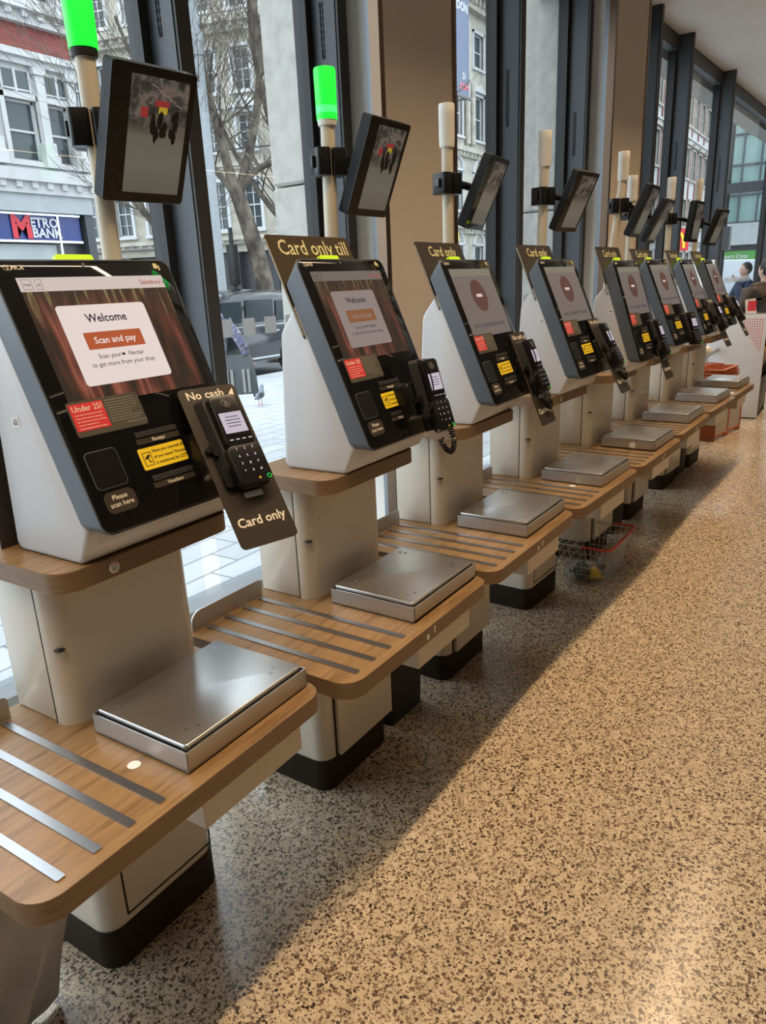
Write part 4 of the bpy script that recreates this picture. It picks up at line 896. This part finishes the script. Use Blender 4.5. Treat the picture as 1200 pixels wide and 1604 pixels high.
# glass building ahead
t = thing('glass_building', 'green glass curtain wall building at the end of the street', 'building', (45, 2.0, -.02))
obj('wall_core', G().box(1.0, 12, 0, 4.2, 0, 9.8), 'winglass_g', t)
g = G()
for j in range(5): g.box(.85, 1.0, .9*j+.3, .9*j+.38, 3.9, 10.0)
for z in (3.9, 5.3, 6.8, 8.3, 9.9): g.box(.83, 1.0, 0, 4.2, z, z+.08)
g.box(.6, 1.0, 4.1, 4.3, 0, 10); obj('mullion_grid', g, 'anthracite', t)
obj('canopy_band', G().box(.0, 1.0, 0, 4.2, 2.75, 3.85), 'stoneg', t)
obj('shopfront', G().box(.5, 1.0, 0, 4.2, 0, 2.75), 'darkshop', t)
g = G(); g.box(.38, .5, .3, 4.0, 1.95, 2.45); gs = obj('green_fascia', g, 'green', t)
g = G(); g.m = Matrix(((0, 0, -1, .36), (-1, 0, 0, 3.8), (0, 1, 0, 2.08), (0, 0, 0, 1))); text(g, 'Robert Dyas', .3, 0, 0, .0, 'LEFT', .02); obj('fascia_lettering', g, 'white_letter', gs)
t = thing('burger_sign', 'yellow arches sign beyond the far windows', 'sign', (30.0, 6.1, 2.95))
g = G()
for s in (-1, 1): g.tube([(0, s*.2-.2*math.cos(k*PI/10), -.25+.55*math.sin(k*PI/10)) for k in range(11)], .045, 6)
obj('arches', g, 'mcyellow', t); obj('sign_board', G().box(.05, .12, -.55, .55, -.35, .45), 'redpaper', t)
t.location = (30.0, 5.0, 2.6); g = G(); g.tube([(.1, 0, -.3), (.1, 0, -2.75)], .06, 8); obj('sign_pole', g, 'darkshop', t)
t = thing('shop_banner', 'tall slate banner with red and white letters on the stone building', 'banner', (28.7, 14.0, 0))
g = G(); g.box(0, 2.3, 0, .06, 9.0, 17.0); obj('banner_cloth', g, 'bannerblue', t)
g = G(); g.box(-.1, 2.5, -.02, .08, 8.9, 9.0); g.box(2.3, 2.42, 0, 4.5, 8.95, 9.0); obj('banner_bar', g, 'darkshop', t)
g = G(); g.m = Matrix(((1, 0, 0, 2.2), (0, 0, -1, -.01), (0, 1, 0, 0), (0, 0, 0, 1))); text(g, 'BLACK', .55, 0, 13.35, 0, 'RIGHT', .03); text(g, 'LONDON', .44, 0, 12.05, 0, 'RIGHT', .03); text(g, '51', .34, -.2, 9.6, 0, 'RIGHT', .03); g.box(-2, -.05, 12.6, 12.63, 0, .01); obj('white_lettering', g, 'white_letter', t)
g = G(); g.m = Matrix(((1, 0, 0, 2.2), (0, 0, -1, -.01), (0, 1, 0, 0), (0, 0, 0, 1))); text(g, 'STATION', .42, 0, 12.85, 0, 'RIGHT', .03); text(g, '.COM', .34, 0, 9.2, 0, 'RIGHT', .03); obj('red_lettering', g, 'pinkred', t)
t = thing('poster_board', 'dark blue poster board with orange top below the banner', 'poster', (24.5, 12.1, 0))
obj('board', G().box(0, 1.6, 0, .1, .8, 3.3), 'bannerblue', t); g = G(); g.box(.1, .2, .02, .08, 0, .8); g.box(1.4, 1.5, .02, .08, 0, .8); obj('board_legs', g, 'darkshop', t); obj('orange_strip', G().box(0, 1.6, -.01, 0, 3.0, 3.3), 'mcyellow', t)
g = G()
for k in range(7): g.box(.15, .3+.15*((k*5) % 7), -.012, 0, 1.2+k*.24, 1.28+k*.24)
obj('poster_print', g, 'bagstripe', t)
# ================================================================== STREET FURNITURE
def tree(name, lab, limbs, r0, seed, twigs=3, n0=8):
    q = random.Random(seed); t = thing(name, lab, 'tree', limbs[0][0])
    base = Vector(limbs[0][0]); g = G(); tw = G()
    def grow(p, d, L, r, lev):
        pts = [p]; rs = [r]; steps = 4
        for k in range(steps):
            d = (d+Vector((q.uniform(-.22, .22), q.uniform(-.22, .22), q.uniform(-.1, .22)))).normalized(); p = p+d*L/steps; pts.append(p); rs.append(max(.004, r*(1-.6*(k+1)/steps)))
            if lev < twigs and q.random() < .85:
                dd = (d+Vector((q.uniform(-1, 1), q.uniform(-1, 1), q.uniform(-.35, .7)))*.9).normalized(); grow(p, dd, L*q.uniform(.5, .75), rs[-1]*.62, lev+1)
        (g if r > .035 else tw).tube([tuple(x-base) for x in pts], rs, 6 if r > .035 else 3, caps=False)
        if lev < twigs: grow(p, (d+Vector((q.uniform(-.5, .5), q.uniform(-.5, .5), q.uniform(-.2, .3)))).normalized(), L*.65, rs[-1]*.8, lev+1)
    for path, ra, rb, br in [(l[0:-3], *l[-3:]) for l in [tuple(x) for x in LIMBS(limbs)]]:
        P = [Vector(p) for p in path]; m = len(P)
        # smooth the polyline
        S = []
        for i in range(m-1):
            for k in range(4):
                f = k/4; a = P[max(i-1, 0)]; b = P[i]; c = P[i+1]; d = P[min(i+2, m-1)]
                S.append(b*(1)+(c-a)*.5*f+(a*2-b*5+c*4-d)*.5*f*f+(b*3-a-c*3+d)*.5*f**3)
        S.append(P[-1]); g.tube([tuple(x-base) for x in S], [ra+(rb-ra)*i/(len(S)-1) for i in range(len(S))], 9, caps=False)
        for k in range(br):
            i = int(len(S)*(.25+.73*k/max(1, br))); i = min(i, len(S)-2); d = (S[i+1]-S[i]).normalized(); dd = (d*.6+Vector((q.uniform(-1, 1), q.uniform(-1, 1), q.uniform(-.3, .8)))).normalized()
            grow(S[i], dd, q.uniform(1.3, 2.4), (ra+(rb-ra)*i/len(S))*.34, 0)
    obj('branches', g, 'bark', t, ang=60); obj('twigs', tw, 'bark', t, ang=60); return t
def LIMBS(l): return l
def pt(*a): return tuple(a)
B = (12.9, 10.35, -.1); F_ = (12.42, 10.69, 3.5)
tree('street_tree', 'large bare plane tree with mottled trunk standing behind the taxi', [
    [B, (12.82, 10.46, 1.58), (12.72, 10.55, 2.45), (12.42, 10.69, 3.65), .25, .17, 0],
    [F_, (12.15, 10.75, 4.6), (11.9, 10.8, 5.8), (11.6, 10.8, 7.4), (11.5, 10.9, 9.2), .12, .04, 12],
    [F_, (12.7, 10.35, 4.7), (12.85, 10.1, 6.0), (12.75, 10.0, 7.6), (13.0, 9.9, 9.4), .11, .04, 12],
    [F_, (12.6, 10.3, 4.0), (13.0, 9.8, 4.3), (13.5, 9.3, 4.8), (14, 9, 5.6), .08, .03, 9],
    [F_, (12.0, 10.9, 4.1), (11.5, 11.2, 4.7), (11.0, 11.6, 5.6), (10.6, 11.8, 6.8), .08, .03, 10]], .2, 4)
tree('street_tree', 'second bare tree with forked pale trunk before the classical facade', [
    [(14.9, 10.2, -.1), (14.8, 10.3, 2.0), (14.6, 10.5, 3.2), (14.0, 10.8, 5.0), (13.6, 10.9, 7.2), (13.9, 10.8, 9.5), .16, .04, 8],
    [(14.75, 10.4, 2.5), (14.2, 11.2, 3.4), (13.7, 12, 5.0), (13.4, 12.6, 7), .10, .03, 7]], .2, 9)
tree('street_tree', 'slim bare tree with forked trunk right of the bank', [
    [(14.0, 14.9, -.1), (13.95, 14.9, 2.0), (13.9, 14.9, 3.0), (13.3, 15.5, 4.4), (13.0, 15.9, 6.4), (12.8, 16.0, 9), .15, .04, 9],
    [(13.9, 14.9, 3.0), (14.2, 14.7, 4.3), (14.3, 14.5, 6.5), (14.6, 14.4, 8.8), .10, .03, 9]], .2, 15, 3)
# lamp post
t = thing('street_lamp', 'tall galvanised grey lamp post beside the taxi', 'lamp post', (11.43, 10.48, -.1))
g = G(); g.lathe([(.13, 0), (.13, 1.2), (.11, 1.25), (.107, 6.1), (.10, 6.5), (.08, 11.0), (.0, 11.0)], 16); obj('post', g, 'galv', t)
g = G(); g.lathe([(.135, 6.15), (.14, 6.18), (.14, 6.55), (.11, 6.6)], 16); obj('bracket_band', g, 'galv', t)
t = thing('traffic_signal', 'black traffic signal pole between the lamp post and the tree', 'traffic light', (12.36, 10.95, -.1))
g = G(); g.lathe([(.05, 0), (.05, 3.0), (0, 3.0)], 10); obj('signal_pole', g, 'black_matt', t); g = G(); g.box(-.10, .10, -.10, .10, 1.75, 2.65); obj('signal_head', g, 'black_matt', t, bevel=.03)
t = thing('hanging_sign', 'red and yellow vertical shop sign on a pole', 'sign', (10.42, 11.15, -.1))
obj('sign_panel', G().box(0, .3, 0, .08, 2.1, 3.5), 'red_letter', t); g = G(); g.box(.03, .27, -.02, 0, 2.1, 2.8); obj('yellow_panel', g, 'mcyellow', t)
g = G(); g.lathe([(.04, 0), (.04, 4.8), (0, 4.8)], 10, (-.06, .04, 0)); obj('sign_pole', g, 'black_matt', t)
# taxi
t = thing('taxi', 'black cab parked on the road beyond the window', 'taxi', (7.2, 8.45, -.13))
def tsec(y, zt, ins):
    prof = [(.0+ins, .32), (.05+ins, .78), (.18+ins, .92), (1.15, 1.02), (1.62+ins*.3, 1.10), (2.15+ins, zt*.93), (2.5+ins, zt), (3.6, zt+.03), (4.15-ins, zt), (4.40-ins, zt*.93), (4.56-ins, 1.15), (4.62-ins, .75), (4.60-ins, .32)]
    return [(x, y, z) for x, z in prof]
g = G(); g.loft([tsec(.02, 1.50, .10), tsec(.0+.0, 1.2, .04) if False else tsec(.06, 1.56, .04), tsec(.25, 1.62, 0), tsec(.85, 1.66, 0), tsec(1.45, 1.62, 0), tsec(1.64, 1.56, .04), tsec(1.68, 1.50, .10)]); obj('body', g, 'taxi', t, ang=40)
g = G()
for a, b, zt in ((1.95, 2.62, 1.46), (2.74, 3.52, 1.48), (3.62, 4.22, 1.45)):
    lo = .02 if a > 2 else .30
    g.prism([(a-lo, 1.06), (b+.05*(a > 3.5), 1.07), (b-.02*(a > 3.5)*6, zt), (a+.12*(a < 2), zt)], 0, .012)
gm = G(); gm.add([(x, .012-z, y) for x, y, z in g.v], g.f); obj('side_glass', gm, 'cabglass', t)
g = G(); g.box(.3, 4.45, -.004, .02, .985, 1.01); g.box(1.2, 3.6, -.01, .02, .37, .40); g.box(2.6, 2.75, -.012, .02, .86, .89); g.box(3.5, 3.65, -.012, .02, .86, .89); obj('chrome_trim', g, 'chrome', t)
for wx in (.85, 4.08):
    g = G(); g.m = Matrix.Translation((wx, .0, .33)) @ Matrix.Rotation(PI/2, 4, 'X'); g.lathe([(0, -.2), (.31, -.2), (.33, -.16), (.33, .0), (.31, .03), (.2, .035), (.19, .02), (0, .02)], 24); w_ = obj('wheel', g, 'rubber', t)
    g = G(); g.m = Matrix.Translation((wx, .0, .33)) @ Matrix.Rotation(PI/2, 4, 'X'); g.lathe([(0, .03), (.17, .03), (.18, .022), (0, .022)], 20); obj('hubcap', g, 'galv', w_)
obj('tail_light', G().box(4.52, 4.63, .05, .16, .95, 1.12), 'red_letter', t)
# van and storefront traffic far right
t = thing('delivery_van', 'small white van far along the street behind the last terminal', 'van', (27.2, 2.0, -.13), (0, 0, 2.2))
g = G(); pr = [(0, .35), (0, 1.9), (2.6, 1.95), (3.3, 1.25), (4.1, 1.05), (4.2, .35)]; g.loft([[(x, 0, z) for x, z in pr], [(x, 1.7, z) for x, z in pr]]); obj('van_body', g, 'bluecloud', t, bevel=.06)
obj('van_window', G().box(1.8, 2.7, -.02, 1.72, 1.25, 1.75), 'winglass', t)
for wx in (.8, 3.3):
    g = G(); g.m = Matrix.Translation((wx, .85, .33)) @ Matrix.Rotation(PI/2, 4, 'X'); g.lathe([(0, -.87), (.32, -.87), (.32, .87), (0, .87)], 16); obj('wheel', g, 'rubber', t)
# street pole near the far window
t = thing('street_pole', 'thin dark pole with a camera arm outside the far window', 'pole', (14.6, .9, -.03))
g = G(); g.lathe([(.05, 0), (.045, 4.4), (0, 4.4)], 10); obj('pole', g, 'darkshop', t)
g = G(); g.box(-.05, .1, -1.4, .25, 2.85, 3.02); g.box(-.07, .07, .05, .2, 2.7, 2.9); obj('camera_arm', g, 'darkshop', t); g = G(); g.box(-.1, .1, -.12, .12, 1.9, 2.3); obj('signal_box', g, 'darkshop', t)
# pigeon
t = thing('pigeon', 'grey pigeon walking on the pavement outside the window', 'pigeon', (6.94, 5.56, -.02), (0, 0, .35))
g = G(); P = [(-.17, 0, .115), (-.11, 0, .125), (-.06, 0, .14), (0, 0, .155), (.05, 0, .175), (.085, 0, .21), (.10, 0, .245), (.115, 0, .262), (.135, 0, .262)]
g.tube(P, [.012, .026, .050, .062, .056, .036, .024, .026, .010], 12); obj('body', g, 'pigeon', t, ang=80)
g = G(); g.tube([(.132, 0, .262), (.158, 0, .255)], [.006, .001], 6); obj('beak', g, 'pigeon_d', t)
for s in (-1, 1):
    g = G(); g.m = Matrix.Translation((-.04, s*.048, .158)) @ Matrix.Rotation(s*.1, 4, 'Z') @ Matrix.Rotation(.2, 4, 'Y'); g.ell((0, 0, 0), (.085, .014, .036), 10, 7); obj('wing', g, 'pigeon_d', t)
    g = G(); g.tube([(0, s*.022, .11), (.005, s*.022, .05), (.0, s*.022, .004)], .004, 5); g.tube([(-.015, s*.022, .004), (.03, s*.022+.008, .004)], .003, 4); g.tube([(0, s*.022, .004), (.03, s*.022-.010, .004)], .003, 4); obj('leg', g, 'redgrip', t)
# ================================================================== PEOPLE
def skin_body(name, joints, edges, radii, m, parent, sub=2):
    me = bpy.data.meshes.new(name); me.from_pydata([Vector(j) for j in joints], edges, []); o = bpy.data.objects.new(name, me); C.objects.link(o); o.parent = parent
    s = o.modifiers.new('skin', 'SKIN'); 
    for i, v in enumerate(me.skin_vertices[0].data): v.radius = radii[i] if isinstance(radii[i], tuple) else (radii[i], radii[i]); v.use_root = (i == 0)
    b = o.modifiers.new('sub', 'SUBSURF'); b.levels = sub; b.render_levels = sub
    me.materials.append(M[m]); return o
def head(t, z, face, hairm='hair', longhair=False, skin='skin'):
    """head centre at height z facing local +x"""
    g = G(); g.ell((.0, 0, z), (.098, .076, .118), 18, 13)
    V = []
    for x, y, zz in g.v:
        dz = (zz-z)/.118
        if dz < -.2: y *= 1-.35*(-dz-.2); x = x*(1-.12*(-dz-.2))+.012*(-dz-.2)
        V.append((x, y, zz))
    g.v = V
    g.add([(.092, -.010, z+.02), (.092, .010, z+.02), (.122, .0, z-.022), (.094, -.016, z-.03), (.094, .016, z-.03)], [(0, 2, 1), (0, 3, 2), (1, 2, 4), (3, 4, 2)])
    for s in (-1, 1): g.ell((-.005, s*.078, z-.005), (.016, .007, .028), 8, 6)
    g.tube([(0, 0, z-.16), (0, 0, z-.07)], [.056, .052], 12)
    h = obj('head', g, skin, t, ang=80)
    g = G()
    for s in (-1, 1): g.ell((.083, s*.030, z+.012), (.012, .011, .006), 8, 5)
    obj('eyes', g, 'hair', h)
    g = G(); g.ell((.087, 0, z-.062), (.010, .022, .005), 8, 5); obj('mouth', g, 'redgrip', h)
    g = G(); g.ell((-.018, 0, z+.028), (.100, .085, .112), 18, 11); g.v = [(min(x, .062+(zz-z-.07)*.4) if zz < z+.09 else x, y, max(zz, z-.03-(.12 if longhair else .04)*(x < 0))) for x, y, zz in g.v]; obj('hair', g, hairm, h, ang=80)
    return h
def hand(t, base, direction, side=1, m='skin', parent=None):
    d = Vector(direction).normalized(); lat = d.cross(Vector((0, 0, 1)));
    if lat.length < .1: lat = Vector((1, 0, 0))
    lat.normalize(); b = Vector(base); n = lat.cross(d)
    J = [b, b+d*.045, b+d*.085]; E = [(0, 1), (1, 2)]; Rr = [.022, .028, .026]
    for k, (o_, L) in enumerate(((-.027, .062), (-.009, .072), (.009, .068), (.026, .054))):
        i = len(J); J += [b+d*.088+lat*o_, b+d*(.088+L*.5)+lat*o_*1.1+n*.006, b+d*(.088+L*.85)+lat*o_*1.1+n*.022]; E += [(2, i), (i, i+1), (i+1, i+2)]; Rr += [.010, .0088, .0075]
    i = len(J); J += [b+d*.04+lat*.034*side, b+d*.07+lat*.052*side+n*.01]; E += [(1, i), (i, i+1)]; Rr += [.011, .009]
    return skin_body('hand', J, E, Rr, m, parent or t, 1)
def person(name_lab, loc, rz, top, bottom, arms='down', longhair=False, hgt=1.72, build=1., shoe='black_matt', stride=0.):
    t = thing('person', name_lab, 'person', loc, (0, 0, rz)); k = hgt/1.75
    def S(p): return (p[0]*k, p[1]*k, p[2]*k)
    z = 1.0
    # jacket + arms (one clothing surface), trousers, then head and hands
    J = [(0, 0, .92), (0, 0, 1.10), (.01, 0, 1.28), (0, 0, 1.42), (-.005, 0, 1.50)]; E = [(0, 1), (1, 2), (2, 3), (3, 4)]
    Rr = [(.15*build, .12*build), (.155*build, .115*build), (.175*build, .125*build), (.15*build, .10*build), (.062, .06)]
    ends = []
    for s in (-1, 1):
        if arms == 'down': el, wr = (-.02, s*.26*build, 1.14), (.07, s*.25*build, .90)
        elif arms == 'bag': el, wr = (-.17, s*.27*build, 1.17), (-.27, s*.25*build, .97)
        elif arms == 'work': el, wr = (.06, s*.27*build, 1.13), (.28, s*.16, 1.10)
        elif arms == 'mouth': el, wr = (.10, s*.24, 1.18), ((.20, s*.08, 1.42) if s == 1 else (.12, s*.25, .98))
        i = len(J); J += [(0, s*.17*build, 1.41), el, wr]; E += [(3, i), (i, i+1), (i+1, i+2)]; Rr += [.068*build, .052*build, .038*build]; ends.append((el, wr, s))
    skin_body('jacket', [S(p) for p in J], E, [(r[0]*k, r[1]*k) if isinstance(r, tuple) else r*k for r in Rr], top, t)
    J = [(0, 0, .95), (0, 0, .86)]; E = [(0, 1)]; Rr = [(.14*build, .12*build), (.14*build, .11*build)]
    for s in (-1, 1):
        i = len(J); J += [(0, s*.085, .80), (.015+stride*s*.45, s*.09, .48), (-.01+stride*s, s*.095, .10)]; E += [(1, i), (i, i+1), (i+1, i+2)]; Rr += [.088*build, .062, .045]
    skin_body('trousers', [S(p) for p in J], E, [(r[0]*k, r[1]*k) if isinstance(r, tuple) else r*k for r in Rr], bottom, t)
    for s in (-1, 1):
        g = G(); g.tube([S((-.06+stride*s, s*.095, .045)), S((stride*s, s*.095, .05)), S((.10+stride*s, s*.10, .04)), S((.17+stride*s, s*.10, .03))], [.038, .045, .042, .025], 10); obj('shoe', g, shoe, t, ang=80)
    head(t, 1.63*k, None, longhair=longhair)
    for el, wr, s in ends: hand(t, S(wr), Vector(wr)-Vector(el), s)
    return t
# passer-by with a large striped bag
p = person('person outside in a marbled blue jacket carrying a big grey bag', (4.86, 4.27, -.02), 2.85, 'pattern', 'coat', 'bag', True, 1.66, 1.15, stride=.33)
bg_ = thing('tote_bag', 'large grey striped bag hanging from the passer-by outside', 'bag', (4.96, 4.03, .50), (0, 0, -.8))
g = G(); g.loft([[(x*w_, y*.085*w2, z) for x, y in rr(-.19, .19, -1, 1, .12, 4)] for z, w_, w2 in ((0, 1.0, 1.1), (.03, 1.06, 1.25), (.2, 1., 1.1), (.36, .86, .55), (.40, .8, .3))]); obj('bag_body', g, 'bag', bg_, ang=60)
g = G()
for x in (-.11, -.06, .06, .11): g.box(x-.014, x+.014, -.114, -.09, .02, .26)
obj('bag_stripe', g, 'bagstripe', bg_)
g = G(); g.tube([(-.10, -.03, .38), (-.07, -.02, .6), (0, 0, .72), (.07, -.02, .6), (.10, -.03, .38)], .008, 8); obj('bag_handle', g, 'bag', bg_)
person('dark-haired person outside in a navy jacket looking left', (14.15, .42, -.02), 2.2, 'navy', 'trouser', 'mouth', False, 1.64)
person('person in a brown jumper bending over the end station, back turned', (9.05, -.44, 0), .9, 'brownj', 'trouser', 'work', False, 1.62, 1.25)
